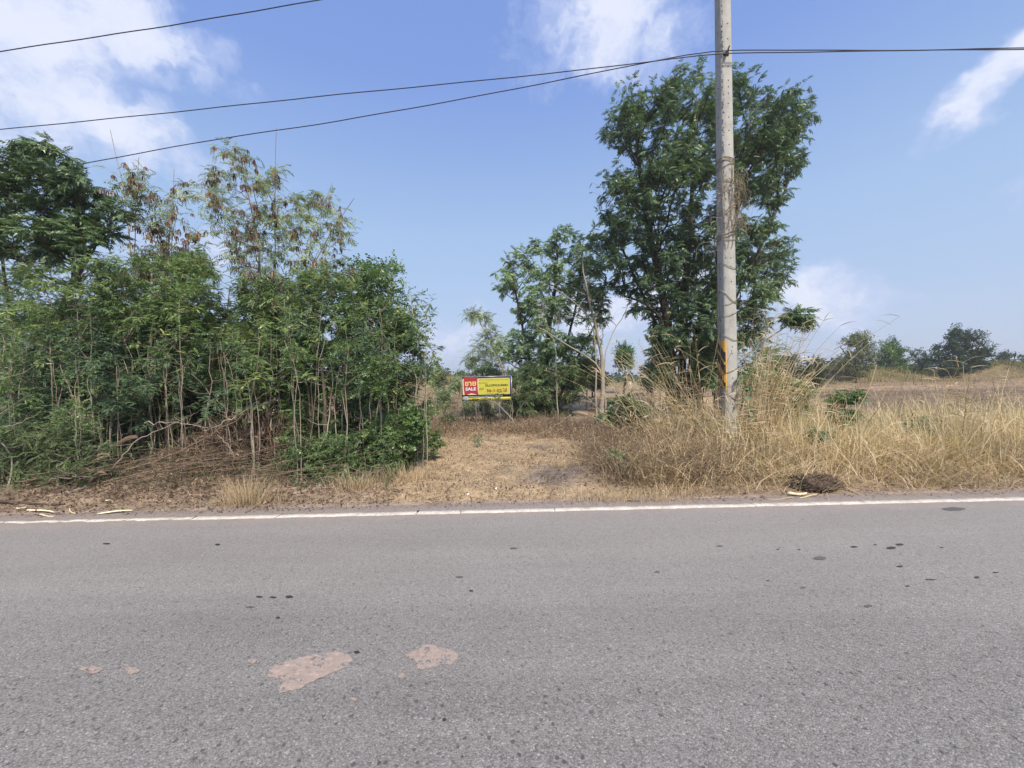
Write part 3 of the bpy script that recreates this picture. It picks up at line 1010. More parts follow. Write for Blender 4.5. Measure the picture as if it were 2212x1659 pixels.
# ------------------------------------------------------------------ concrete pole
def build_pole():
    Y = 7.0
    x0 = P(1567, 900, Y)[0]          # corner between the two seen faces, at the foot
    x1 = P(1596, 900, Y)[0]
    cxw = (x0 + x1) / 2
    H = 10.2
    t = thing('utility_pole', 'tall tapering concrete utility pole with bolt holes, dry vine and striped band', 'utility pole', (cxw, Y + .13, float(gz(cxw, Y))))
    m, n_ = mat('pole_concrete')
    geo = n_.add('ShaderNodeNewGeometry')
    pos = geo.outputs['Position']
    a = n_.noise(pos, 4.5, 6, .7)
    mp = n_.add('ShaderNodeMapping', {0: pos, 'Scale': (9, 9, 1.2)})
    b = n_.noise(mp.outputs[0], 1.5, 5, .65)
    c = n_.noise(pos, 60, 4, .7)
    f = n_.math('ADD', n_.math('MULTIPLY', a.outputs[0], .45), n_.math('ADD', n_.math('MULTIPLY', b.outputs[0], .35), n_.math('MULTIPLY', c.outputs[0], .2)))
    col = n_.ramp(f, [(.32, (.19, .185, .165)), (.45, (.33, .325, .295)), (.6, (.41, .405, .37)), (.72, (.48, .47, .43))])
    # rounded dark pits
    v = n_.add('ShaderNodeTexVoronoi', {'Vector': pos, 'Scale': 26.0})
    sc = n_.add('ShaderNodeSeparateColor', {0: v.outputs['Color']})
    pit = n_.math('MULTIPLY', n_.math('GREATER_THAN', sc.outputs[0], .86), n_.sstep(v.outputs['Distance'], .30, .12))
    col = n_.mix(n_.math('MULTIPLY', pit, .45), col, (.11, .105, .10, 1))
    bp = n_.add('ShaderNodeBump', {'Strength': .45, 'Distance': .01, 'Height': f})
    finish(n_, principled(n_, col, .88, .2, bp.outputs[0]))

    def half(z):
        k = z / 8.5
        return .124 * (1 - k) + .098 * k, .125 * (1 - k) + .105 * k
    zs = np.linspace(-.1, H, 90)
    ch = .016
    r2 = np.random.default_rng(5)
    V, rows = [], []
    for z in zs:
        hx, hy = half(max(z, 0))
        # chewed arris on the corner that faces the road and thicket
        e = ch + abs(r2.normal(0, .004)) + (.012 if r2.random() < .25 else 0)
        ring = [(-hx, -hy + e), (-hx + e, -hy), (hx - ch, -hy), (hx, -hy + ch), (hx, hy - ch), (hx - ch, hy), (-hx + ch, hy), (-hx, hy - ch)]
        rows.append([(cxw + a_, Y + .125 + b_, z) for a_, b_ in ring])
    V = np.array(rows).reshape(-1, 3)
    mb = MB()
    i = np.arange(len(zs) - 1)[:, None] * 8
    k = np.arange(8)[None]
    k2 = (k + 1) % 8
    mb.add(V, np.stack([i + k, i + k2, i + 8 + k2, i + 8 + k], -1).reshape(-1, 4), .5)
    top = (len(zs) - 1) * 8
    mb.add(V[top:], [(0, 1, 2, 3), (0, 3, 4, 7), (4, 5, 6, 7)], .5)
    shaft = mb.obj('shaft', m, t)
    # flaked, mould-dark strip down the arris
    m2, n_ = mat('mould_dark')
    geo = n_.add('ShaderNodeNewGeometry')
    q = n_.noise(geo.outputs['Position'], 26, 6, .75)
    finish(n_, principled(n_, n_.ramp(q.outputs[0], [(.4, (.10, .095, .09)), (.55, (.20, .19, .175)), (.66, (.46, .44, .41))]), .9, .15))
    mb = MB()
    seg = np.arange(2.9, H, .045)
    for z in seg:
        if r2.random() < .30 or (z < 4.2 and r2.random() < .6):
            continue
        hx, hy = half(z)
        w = r2.uniform(.006, .022)
        o_ = r2.uniform(-.004, .012)
        xa = cxw - hx + ch + o_
        mb.box((xa, Y + .125 - hy - .0022, z), (xa + w, Y + .125 - hy + .004, z + r2.uniform(.03, .05)))
    tag(mb.obj('flaked_arris', m2, shaft), kind='stuff')
    # bolt holes: flat discs, the shade inside painted as near-black colour
    mh = plain_mat('hole_shade', (.012, .011, .011), .9, .05, var=0)
    ys = [49, 82, 142, 172, 186, 200, 222, 252, 281, 311, 340, 385, 399, 412, 500, 557, 575, 608, 679, 749, 764, 817, 873]
    cyl = np.linspace(0, 2 * math.pi, 9)[:-1]

    def hole(c, ax):
        mb = MB()
        if ax == 'y':
            ring = [(c[0] + .0115 * math.cos(a_), c[1], c[2] + .0115 * math.sin(a_)) for a_ in cyl]
        else:
            ring = [(c[0], c[1] + .0115 * math.cos(a_), c[2] + .0115 * math.sin(a_)) for a_ in cyl]
        mb.add(ring, [(0, 1, 2, 3), (0, 3, 4, 7), (4, 5, 6, 7)], .5)
        mb.obj('bolt_hole', mh, t)
    for v in ys:
        pz = P(1583 - (900 - v) * .019, v, Y)[2]
        hx, hy = half(pz)
        hole((cxw + .02 + r2.normal(0, .003), Y + .125 - hy - .0012, pz), 'y')
    for v in (58, 95, 132, 180, 205, 245, 270, 350, 392, 455, 523, 600, 690, 885):
        pz = P(1557, v, Y)[2]
        hx, hy = half(pz)
        hole((cxw - hx - .0012, Y + .125, pz), 'x')
    # hazard band: thin painted sheet on the left face, turned round the corner
    my = plain_mat('hazard_yellow', (.68, .36, .045), .45, .4, var=.08)
    mk = plain_mat('hazard_black', (.028, .028, .03), .45, .4)
    z0, z1 = P(1555, 842, Y + .1)[2], P(1555, 737, Y + .1)[2]
    band = MB()
    e = .004

    def quad_side(pts, off):
        """pts given as (s, z); s runs from the back edge (-.25) to the corner (0) and round onto the front (>0)"""
        out = []
        for s_, z in pts:
            hx, hy = half(z)
            if s_ <= 0:
                out.append((cxw - hx - off, Y + .125 - hy + ch - s_ * (2 * hy - 2 * ch) / .25, z))
            else:
                if s_ > .016:
                    out.append((cxw - hx + ch + (s_ - .016), Y + .125 - hy - off, z))
                else:
                    out.append((cxw - hx - off + (ch + off) * s_ / .016, Y + .125 - hy + ch - (ch + off) * s_ / .016, z))
        return out
    for a_, b_ in ((-.25, 0), (0, .016), (.016, .032)):
        band.add(quad_side([(a_, z0), (b_, z0), (b_, z1), (a_, z1)], e), [(0, 1, 2, 3)], .5)
    hb = band.obj('hazard_band', my, t)
    hgt = z1 - z0
    # four slanting black stripes running down towards the road
    for (ta, tb) in ((1.06, .86), (.80, .62), (.44, .30), (.16, .02)):
        mb = MB()
        slope = .30
        for a_, b_ in ((-.25, 0), (0, .016)):
            fa, fb = (a_ + .25) / .266, (b_ + .25) / .266
            pts = [(a_, z0 + hgt * np.clip(tb - slope * fa, 0, 1)), (b_, z0 + hgt * np.clip(tb - slope * fb, 0, 1)), (b_, z0 + hgt * np.clip(ta - slope * fb, 0, 1)), (a_, z0 + hgt * np.clip(ta - slope * fa, 0, 1))]
            if abs(pts[0][1] - pts[3][1]) + abs(pts[1][1] - pts[2][1]) < .01:
                continue
            mb.add(quad_side(pts, e + .002), [(0, 1, 2, 3)], .5)
        if mb.V:
            mb.obj('black_stripe', mk, hb)
    # bracket
    mg = plain_mat('weathered_steel', (.10, .10, .10), .55, .4, .6)
    pb = P(1571, 112, Y - .03)
    hx, hy = half(pb[2])
    yb = Y + .125 - hy
    mb = MB()
    mb.box((pb[0] - .05, yb - .012, pb[2] - .03), (pb[0] + .05, yb - .001, pb[2] + .03))
    mb.box((pb[0] - .035, yb - .075, pb[2] - .035), (pb[0] + .012, yb - .012, pb[2] + .002))
    br = mb.obj('cable_bracket', mg, t)
    mb = MB()
    mb.tubes([[(pb[0] - .005, yb - .02, pb[2] - .01), (pb[0] + .005, yb - .06, pb[2] + .03), (pb[0] + .022, yb - .085, pb[2] + .075)]], .0115, 8)
    mb.tubes([[(pb[0] - .01, yb - .001, pb[2] - .01), (pb[0] - .01, yb - .11, pb[2] - .012)]], .008, 8)
    mb.obj('bolt', mg, br)
    return cxw, Y, half, pb


PX, PY, PHALF, PBR = build_pole()


def build_cables():
    mc = plain_mat('cable_sheath', (.030, .026, .034), .5, .35)
    x, y, z = PBR[0], PBR[1] - .06, PBR[2]

    def cable(name, label, pts3, r_):
        pts3 = np.array(pts3)
        q = resample(pts3, 90)
        # lay of the twisted strands
        k = np.arange(90)
        q[:, 2] += .004 * np.sin(k * 1.3)
        mb = MB()
        mb.tubes(q, r_, 6)
        o = mb.obj(name, mc, None, True, loc=q[0])
        tag(o, label, 'cable', 'overhead cables')

    def span(uvY):
        return [P(u, v, Y) for u, v, Y in uvY]
    y0 = y
    cable('overhead_cable', 'upper black cable on the pole bracket, dropping lowest into the dark leafy tree',
          span([(-260, 438, 8.6), (235, 343, 8.2), (470, 300, 8.0), (700, 267, 7.8), (1000, 214, 7.6), (1250, 165, 7.35), (1400, 134, 7.15), (1500, 114, y0), (1562, 106.5, y0), (1800, 109, y0), (2100, 108, y0), (2700, 99, y0), (4200, 72, y0)]), .0085)
    cable('overhead_cable', 'lower black cable under the bracket pin, running wholly above the leafy trees',
          span([(-700, 342, 8.4), (0, 280, 8.1), (360, 244, 7.9), (710, 206, 7.7), (1000, 178, 7.5), (1250, 152, 7.3), (1400, 134, 7.1), (1500, 119, y0), (1570, 114, y0), (1800, 112, y0), (2100, 106, y0), (2700, 92, y0), (4200, 62, y0)]), .0085)
    cable('overhead_cable', 'topmost black cable crossing the cloud high above the left thicket, clear of the pole bracket',
          span([(-700, 218, 6.9), (0, 111, 6.9), (345, 59, 6.9), (690, 0, 6.9), (1000, -58, 6.9), (1540, -165, 6.95), (2700, -230, 6.95)]), .0085)


build_cables()


def build_vine():
    global rng
    rng = np.random.default_rng(55)
    t = thing('climbing_vine', 'dry brown vine wound round the concrete pole with a tangle hanging halfway up', 'vine', (PX, PY - .03, float(gz(PX, PY))))
    mb = MB()
    yc = PY + .125

    def wrap(z, tilt, turns, r_, a0=0):
        hx, hy = PHALF(z)
        th = np.linspace(a0, a0 + turns * 2 * math.pi, int(26 * turns))
        # rounded box path
        c_, s_ = np.cos(th), np.sin(th)
        k = 1 / np.maximum(np.abs(c_) / (hx + .016), np.abs(s_) / (hy + .016))
        k = np.minimum(k, math.hypot(hx, hy) * 1.0)
        x = PX + c_ * k
        y = yc + s_ * k
        zz = z + tilt * c_ + .012 * np.sin(th * 3.1 + z) + (th - a0) / (2 * math.pi) * .05
        mb.tubes(np.stack([x, y, zz], 1), r_, 5)
    for v, tilt, turns, r_ in ((351, -.03, 2.3, .008), (358, .04, 1.4, .006), (393, -.05, 1.1, .005), (455, .09, 1.3, .007), (512, .02, 2.2, .008), (520, -.03, 1.0, .006), (580, -.09, 1.2, .006), (648, -.16, 1.2, .007), (655, .05, .8, .005), (684, .03, 1.0, .005), (733, -.07, 1.1, .006), (805, .08, .8, .005), (860, -.1, .7, .006)):
        wrap(P(1570, v, PY)[2], tilt, turns, r_, rng.uniform(0, 6))
    # risers between the wraps
    pth = []
    for k in range(9):
        z0 = P(1570, rng.uniform(500, 560), PY)[2]
        z1 = P(1570, rng.uniform(350, 420), PY)[2]
        xs_ = PX + rng.uniform(-.11, .12)
        zz = np.linspace(z0, z1, 9)
        pth.append(np.stack([xs_ + np.cumsum(rng.normal(0, .018, 9)), np.full(9, yc - PHALF(z0)[1] - .014), zz], 1))
    for k in range(6):
        z0 = P(1570, rng.uniform(880, 940), PY)[2]
        z1 = P(1570, rng.uniform(560, 760), PY)[2]
        sx = rng.choice([-1, 1])
        zz = np.linspace(z0, z1, 9)
        pth.append(np.stack([PX + sx * (PHALF(z0)[0] + .012) + rng.normal(0, .008, 9), np.full(9, yc + rng.uniform(-.1, .08)), zz], 1))
    mb.tubes(np.array(pth), .0045, 4)
    # hanging tangle on both sides
    pth = []
    for k in range(95):
        sx = 1 if rng.random() < .68 else -1
        v = rng.uniform(352, 480) if sx > 0 else rng.uniform(380, 545)
        z = P(1580, v, PY)[2]
        st = np.array([PX + sx * (.12), yc - rng.uniform(-.1, .14), z])
        reach = abs(rng.normal(0, .16)) + .05
        drop = rng.uniform(.1, .7) * (1 if v < 430 else .5)
        tt = np.linspace(0, 1, 7)
        q = st + np.stack([sx * reach * np.sin(tt * 1.8), rng.normal(0, .06) * tt, -drop * tt ** 1.6 + .08 * np.sin(tt * 3)], 1)
        q += rng.normal(0, .012, q.shape)
        pth.append(q)
    mb.tubes(np.array(pth), rng.uniform(.0015, .0035, len(pth))[:, None] * np.ones(7), 3)
    mb.obj('stem', M['vine'], t)
    # sparse small leaves still on it
    lf = MB()
    n = 80
    v = rng.uniform(370, 500, n)
    side = rng.choice([-1, 0, 1], n, p=[.2, .45, .35])
    pos = np.array([[PX + (s_ * rng.uniform(.12, .25) if s_ else rng.uniform(-.05, .09)), yc - .15 - rng.uniform(0, .05), P(1580, vv, PY)[2]] for s_, vv in zip(side, v)])
    leaves(lf, 'round', pos, unit(rng.normal(size=(n, 3))), rng.uniform(.05, .10, n), rng.random(n) * .7)
    lf.obj('leaves', M['weed'], t)
    # broad green leaves of the climber at band height
    t2 = thing('climber', 'broad-leaved green climber leaning on the pole beside the striped band', 'climber', on(PX + .35, PY + .1))
    b2 = MB()
    ends = []
    for k in range(9):
        a = on(PX + .32 + rng.normal(0, .05), PY + .05 + rng.normal(0, .05))
        e = P(rng.uniform(1590, 1632), rng.uniform(722, 850), PY - .05)
        q = resample([a, (a + e) / 2 + rng.normal(0, .1, 3), e], 8)
        b2.tubes(q, np.linspace(.006, .003, 8), 4)
        ends.append(q)
    b2.obj('stem', M['gtwig'], t2)
    c_ = 0
    for q in ends:
        for j in range(4):
            lf = MB()
            p0 = q[rng.integers(4, 8)]
            d = unit(rand_dirs(1)[0] * np.array([1, 1, .3]) + np.array([.2, -.5, -.3]))
            s_ = unit(np.cross(d, [0, 0, 1]))
            l = rng.uniform(.09, .15)
            dn = np.array([0, 0, -1.0])
            pts = [p0, p0 + d * l * .25 + s_ * l * .36, p0 + d * l * .7 + s_ * l * .33, p0 + d * l + dn * l * .2, p0 + d * l * .7 - s_ * l * .33, p0 + d * l * .25 - s_ * l * .36]
            lf.add(pts, [(0, 1, 2, 3), (0, 3, 4, 5)], rng.uniform(.5, .9))
            lf.obj('leaf', M['bluish'], t2)


build_vine()


# ------------------------------------------------------------------ for-sale board
def build_sign():
    Y = 13.4
    s_ = 106.5 / F * Y / 1238.0                     # metres per unit of the measured drawing
    tl = P(997.2, 815, Y)
    W, H = 1238 * s_, 600 * s_
    t = thing('sale_sign', 'yellow and navy land-for-sale board with red ribbon on two steel posts', 'sign', (tl[0] + W / 2, Y, float(gz(tl[0] + W / 2, Y))))
    tx, tz = tl[0], tl[2]

    def L(px, py):                                   # drawing to world
        return tx + (px - 232) * s_, tz - (py - 290) * s_
    navy = plain_mat('sign_navy', (.018, .014, .085), .45, .4, var=.1)
    yel = plain_mat('sign_yellow', (.50, .475, .06), .45, .4, var=.06)
    cream = plain_mat('sign_cream', (.62, .55, .30), .45, .4, var=.05)
    red = plain_mat('sign_red', (.33, .035, .045), .45, .4, var=.08)
    dred = plain_mat('sign_dark_red', (.26, .02, .012), .5, .3)
    blk = plain_mat('sign_black', (.03, .03, .025), .5, .3)
    olive = plain_mat('sign_faded_print', (.16, .14, .03), .5, .3)
    wht = plain_mat('sign_white', (.66, .66, .70), .45, .4, var=.05)
    gold = plain_mat('sign_letter_gold', (.68, .52, .16), .45, .4)
    blue = plain_mat('sign_blue', (.10, .17, .42), .45, .4)
    alu = plain_mat('aluminium_trim', (.62, .64, .67), .4, .5, .5, .1)
    steel = plain_mat('galvanised_post', (.36, .38, .41), .5, .5, .5, .15)

    def slab(name, px0, py0, px1, py1, y0, y1, m, parent):
        (a, b), (c, d) = L(px0, py1), L(px1, py0)
        mb = MB()
        mb.box((a, y0, b), (c, y1, d))
        return mb.obj(name, m, parent)

    def outline(name, pts, lay, m, parent, rnd=False):
        y = Y - .012 - .0015 * lay
        q = [L(a, b) for a, b in pts]
        n = len(q)
        cx_, cz_ = sum(a for a, b in q) / n, sum(b for a, b in q) / n
        V = [(cx_, y, cz_)] + [(a, y, b) for a, b in q]
        Q = [(0, 1 + i, 1 + (i + 1) % n, 1 + (i + 2) % n) for i in range(0, n, 2)]
        mb = MB()
        mb.add(V, Q, .5)
        return mb.obj(name, m, parent)
    panel = slab('panel', 232, 290, 1470, 890, Y - .012, Y, navy, t)

    def rrect(x0, y0, x1, y1, r_):
        pts = []
        for cx_, cy_, a0 in ((x1 - r_, y0 + r_, -90), (x1 - r_, y1 - r_, 0), (x0 + r_, y1 - r_, 90), (x0 + r_, y0 + r_, 180)):
            for k in range(4):
                a = rad(a0 + k * 30)
                pts.append((cx_ + r_ * math.cos(a), cy_ + r_ * math.sin(a)))
        return pts
    outline('cream_border', rrect(250, 330, 1438, 738, 22), 1, cream, panel)
    outline('yellow_field', rrect(652, 337, 1430, 730, 16), 2, yel, panel)
    # ribbon with a notched foot, built as two convex halves with depth curl
    y = Y - .012 - .005
    rows = [(290, 292, 650), (330, 285, 633), (400, 280, 625), (520, 280, 625), (640, 288, 632), (690, 294, 640)]
    V = [(*[L(a, r_[0])[0]], y, L(a, r_[0])[1]) for r_ in rows for a in (r_[1], (r_[1] + r_[2]) / 2, r_[2])]
    Q = []
    for i in range(len(rows) - 1):
        Q += [(3 * i, 3 * i + 1, 3 * i + 4, 3 * i + 3), (3 * i + 1, 3 * i + 2, 3 * i + 5, 3 * i + 4)]
    n0 = len(V)
    for a, b in ((302, 752), (385, 722), (560, 718), (648, 745)):
        V.append((L(a, b)[0], y, L(a, b)[1]))
    Q += [(n0 - 3, n0 - 2, n0 + 1, n0), (n0 - 2, n0 - 1, n0 + 3, n0 + 2)]
    mb = MB()
    mb.add(V, Q, .5)
    rib = mb.obj('ribbon', red, panel)
    slab('phone_strip', 240, 806, 1462, 886, Y - .0165, Y - .0121, yel, panel)
    lg = slab('logo_plate', 256, 778, 380, 884, Y - .021, Y - .0166, wht, panel)
    slab('logo_top', 264, 786, 372, 828, Y - .0225, Y - .0211, navy, panel)
    slab('frame', 232, 280, 1480, 289, Y - .02, Y + .006, alu, t)
    slab('frame', 1471, 290, 1482, 806, Y - .02, Y + .006, alu, t)
    slab('frame', 228, 290, 231, 890, Y - .02, Y + .006, alu, t)
    for px in (568, 1160):
        a, b = L(px, 330)
        g_ = float(gz(a, Y))
        mb = MB()
        mb.box((a - 13 * s_, Y + .006, g_ - .1), (a + 13 * s_, Y + .046, b))
        mb.obj('post', steel, t)

    def text(body, x0, y0, x1, y1, m, lay=3, bold=0.0, name='lettering'):
        cu = bpy.data.curves.new('txt', 'FONT')
        cu.body = body
        cu.size = 1
        cu.offset = bold
        cu.resolution_u = 3
        o = bpy.data.objects.new('txt', cu)
        COL.objects.link(o)
        dg = bpy.context.evaluated_depsgraph_get()
        dg.update()
        me = bpy.data.meshes.new_from_object(o.evaluated_get(dg))
        bpy.data.objects.remove(o)
        bpy.data.curves.remove(cu)
        if not len(me.vertices):
            return
        co = np.empty(len(me.vertices) * 3, np.float32)
        me.vertices.foreach_get('co', co)
        co = co.reshape(-1, 3)
        mn, mx = co.min(0), co.max(0)
        (ax, az), (bx, bz) = L(x0, y1), L(x1, y0)
        out = np.zeros_like(co)
        pl = np.array(t.location) + np.array(panel.location)
        out[:, 0] = ax + (co[:, 0] - mn[0]) / (mx[0] - mn[0]) * (bx - ax) - pl[0]
        out[:, 2] = az + (co[:, 1] - mn[1]) / (mx[1] - mn[1]) * (bz - az) - pl[2]
        out[:, 1] = Y - .012 - .0016 * lay - pl[1]
        me.vertices.foreach_set('co', out.ravel())
        me.update()
        me.materials.clear()
        me.materials.append(m)
        ob = bpy.data.objects.new(name, me)
        COL.objects.link(ob)
        ob.parent = panel
    text('ขาย', 308, 402, 592, 516, gold, 4.6, .03)
    text('SALE', 322, 548, 588, 628, wht, 4.6, .035)
    text('บริษัทบริหารสินทรัพย์กรุงเทพพาณิชย์ จำกัด (มหาชน)', 668, 352, 1408, 388, olive, 3)
    text('รหัสทรัพย์สิน', 652, 424, 880, 462, olive, 3, .01)
    text('DLLOPVL0103001', 822, 482, 1388, 540, blk, 3, .04)
    text('เนื้อที่', 665, 560, 778, 622, blk, 3, .01)
    text('36-1-52 ไร่', 850, 585, 1362, 680, dred, 3, .035)
    text('สนใจติดต่อสำนักงาน ค้นหาข้อมูลทรัพย์สินเพิ่มเติมได้ที่', 395, 762, 1250, 796, wht, 3, .015)
    text('036-221871', 480, 826, 1010, 874, blk, 4, .045)
    text('www.bam.co.th', 1045, 832, 1432, 872, olive, 4, .012)
    text('BAM', 274, 792, 362, 822, wht, 8, .03)
    text('บสก', 276, 842, 360, 874, blue, 7, .02)
    return Y


build_sign()

# ------------------------------------------------------------------ the big tree and its neighbours
BIG = [(1280, 460), (1305, 320), (1300, 240), (1335, 165), (1420, 150), (1450, 140), (1540, 140), (1590, 125), (1640, 140), (1650, 170), (1720, 155), (1745, 170), (1765, 235), (1755, 300), (1735, 360), (1722, 430),
       (1720, 520), (1700, 600), (1690, 660), (1650, 740), (1560, 760), (1450, 740), (1390, 720), (1330, 650), (1300, 560), (1265, 480)]
tree('tall_tree', 'tallest dark green tree with several trunks standing behind the concrete pole', 'tree',
     [([(1452, 860), (1448, 770), (1443, 690), (1425, 610), (1405, 520), (1385, 400), (1370, 260)], 24, 5),
      ([(1470, 860, 16.3), (1475, 760, 16.3), (1480, 650, 16.4), (1483, 540, 16.5), (1500, 420, 16.6), (1490, 250, 16.6)], 20, 5),
      ([(1490, 860, 16.0), (1492, 770, 16), (1508, 690, 16), (1545, 600, 16), (1590, 480, 16), (1620, 300, 16)], 20, 5),
      ([(1500, 860, 15.6), (1530, 760, 15.4), (1590, 640, 15.4), (1650, 520, 15.4), (1700, 400, 15.4)], 13, 4),
      ([(1455, 860, 16.6), (1440, 760, 16.8), (1410, 680, 17), (1370, 600, 17), (1330, 500, 17)], 13, 4),
      ([(1440, 700), (1400, 655), (1350, 640)], 9, 4), ([(1545, 700, 15.5), (1600, 650, 15.2), (1660, 640, 15.2)], 8, 3)],
     BIG, 16, 3.2, 190, .78, 'neem', .25, M['neem'], M['dbark'], None, 11, 9, seed=11, tone0=.42, shrink=.55, droop=.25)
tree('side_branch_tree', 'small leaning young tree whose single leafy bough arches out beyond the tall grass', 'tree',
     [([(1600, 860, 14), (1640, 740, 14), (1690, 712, 14), (1722, 688, 14)], 4, 2)], [(1690, 672), (1750, 668), (1748, 698), (1690, 702)], 14, .4, 5, .32, 'neem', .32, M['neem'], M['dbark'], None, 6, 7, seed=12, droop=.3)

tree('midsize_tree', 'mid-height pale green tree with pinnate leaves rising behind the sale board', 'tree',
     [([(1182, 900), (1177, 847), (1180, 753), (1195, 659), (1205, 533)], 16, 4), ([(1165, 890), (1136, 737), (1114, 643), (1108, 580)], 8, 3),
      ([(1190, 880, 17.6), (1225, 740, 17.6), (1250, 640, 17.6), (1258, 540, 17.6)], 8, 3), ([(1200, 880, 16.5), (1240, 780, 16.5), (1290, 700, 16.5), (1310, 600, 16.5)], 6, 3)],
     [(1068, 590), (1100, 540), (1135, 520), (1175, 480), (1230, 480), (1240, 515), (1280, 505), (1300, 540), (1330, 600), (1320, 700), (1290, 760), (1240, 850), (1130, 850), (1075, 800), (1065, 740), (1120, 700), (1095, 650), (1068, 640)],
     17, 1.6, 120, .50, 'neem', .225, M['mid'], M['dbark'], None, 7, 8, seed=21, tone0=.5, shrink=.5, droop=.25)
tree('bare_tree', 'pale nearly leafless tree with long arching bare boughs between sign and tall tree', 'tree',
     [([(1300, 862, 15.2), (1302, 784, 15.2), (1299, 753, 15.2), (1283, 690, 15.2), (1271, 643, 15.2), (1265, 602, 15.2), (1258, 560, 15.2)], 11, 2.5), ([(1300, 791, 15.2), (1268, 770, 15.1), (1236, 753, 15), (1205, 731, 15), (1161, 706, 14.9)], 5.5, 1.5),
      ([(1284, 690, 15.2), (1250, 660, 15), (1215, 630, 14.9), (1165, 608, 14.8)], 4.5, 1.3), ([(1304, 775, 15.2), (1320, 720, 15.4), (1345, 690, 15.5), (1360, 650, 15.5)], 4, 1.2), ([(1200, 730, 15), (1180, 712, 15), (1150, 712, 15)], 2.5, 1)],
     [(1150, 600), (1200, 570), (1260, 560), (1310, 620), (1360, 650), (1350, 720), (1290, 740), (1200, 740), (1140, 710)], 15.2, .9, 22, .55, 'fine', .2, M['mid'], M['pbark'], None, 6, 1, seed=22, twig_r=.010)
tree('feathery_sapling', 'slender leaning feathery sapling reaching up above the left corner of the sale board', 'sapling',
     [([(1100, 880, 15.6), (1089, 794, 15.6), (1064, 747, 15.6), (1035, 690, 15.6), (1022, 668, 15.6)], 4.5, 1.5), ([(1089, 794, 15.6), (1050, 770, 15.6), (1010, 790, 15.6)], 2, 1)],
     [(1000, 668), (1050, 660), (1080, 700), (1085, 760), (1040, 780), (1000, 800), (996, 770), (1030, 750), (1000, 700)], 15.6, .4, 17, .34, 'leuc', .26, M['leuc'], M['gtwig'], None, 5, 6, seed=23, shrink=.4)
tree('round_bush', 'rounded green bush showing just above the top left edge of the sale board', 'bush',
     [([(1050, 890, 17.5), (1045, 830, 17.5), (1040, 800, 17.5)], 5, 2)], [(996, 815), (1010, 785), (1060, 772), (1100, 785), (1105, 850), (1000, 860)], 17.5, .8, 18, .4, 'fine', .22, M['mid'], M['dbark'], None, 7, 8, seed=24)
for k, (lb, poly, dd) in enumerate([
        ('dense dark thicket bush directly behind the right half of the sale board', [(1065, 800), (1170, 770), (1200, 870), (1180, 905), (1080, 905)], 15.2),
        ('dense dark shrub around the trunk of the mid-height tree right of the board', [(1140, 780), (1260, 765), (1275, 870), (1240, 905), (1150, 905)], 15.8),
        ('low olive shrub filling the gap between the mid-height tree and bare pale tree', [(1230, 770), (1300, 760), (1310, 820), (1240, 850)], 18.0)]):
    tree('thicket_shrub', lb, 'shrub', [([((poly[0][0] + poly[1][0]) / 2, 900, dd), ((poly[0][0] + poly[1][0]) / 2 + 5, 820, dd)], 4, 2), ([((poly[0][0] + poly[1][0]) / 2 + 8, 900, dd), ((poly[0][0] + poly[1][0]) / 2 + 30, 810, dd)], 3, 1.5)],
         poly, dd, .9, 38, .38, 'fine', .19, M['deep'] if k < 2 else M['leuc'], M['gtwig'], 'dark shrubs behind the sale board', 8, 9, seed=30 + k)
for k, (lb, poly) in enumerate([('leafy sucker shoots around the foot of the tall tree trunks, left side', [(1395, 700), (1440, 690), (1470, 780), (1450, 840), (1400, 830)]),
                                ('leafy sucker shoots between the tall tree trunks and the concrete pole', [(1480, 740), (1540, 700), (1560, 800), (1545, 850), (1480, 845)])]):
    tree('sucker_shoots', lb, 'shrub', [([((poly[0][0] + poly[1][0]) / 2 + o, 880, 15.2), ((poly[0][0] + poly[1][0]) / 2 + o, 780, 15.2)], 3, 1.5) for o in (-12, 8)], poly, 15.2, .6, 22, .42, 'neem', .25, M['mid'], M['dbark'], None, 7, 7, seed=170 + k)
tree('bare_sapling', 'crooked pale leafless sapling growing at the right post of the sale board', 'sapling',
     [([(1107, 905, 13.0), (1108, 880, 13.0), (1104, 862, 13.0)], 3, 1), ([(1113, 915, 12.9), (1095, 893, 12.9), (1075, 872, 12.9), (1050, 862, 12.9)], 3.4, 1.2), ([(1101, 898, 12.9), (1106, 884, 12.9), (1102, 868, 12.9), (1104, 852, 12.8)], 2.2, 1), ([(1110, 920, 12.9), (1120, 885, 12.9), (1140, 860, 12.9)], 2, 1)],
     [(1040, 850), (1090, 830), (1105, 870), (1060, 880)], 12.9, .1, 2, .2, 'leuc', .24, M['leuc'], M['gtwig'], None, 3, 3, seed=36)

# ------------------------------------------------------------------ thicket on the left, front to back
DT = 7.6
tree('leafy_tree', 'tall dark-leaved tree at the left edge with fern-like glossy leaflets at the top', 'tree',
     [([(110, 1015), (98, 867), (116, 703), (165, 600), (183, 520), (174, 373)], 18, 4), ([(148, 900, 7.9), (150, 733, 7.9), (160, 600, 7.9), (153, 511, 7.9), (152, 449, 7.9), (138, 404, 7.9)], 9, 3), ([(20, 1000, 7.9), (40, 760, 7.9), (10, 600, 7.9), (0, 480, 7.9), (30, 400, 7.9)], 10, 3)],
     [(-120, 380), (-60, 320), (0, 325), (60, 300), (140, 300), (195, 325), (220, 370), (225, 440), (280, 440), (302, 480), (270, 520), (200, 530), (120, 560), (0, 560), (-120, 540)],
     DT, 1.0, 42, .32, 'neem', .18, M['darkleaf'], M['dbark'], None, 8, 9, seed=41, tone0=.4, shrink=.55, droop=.1)
LBT = 'feathery trees with brown seed pods'
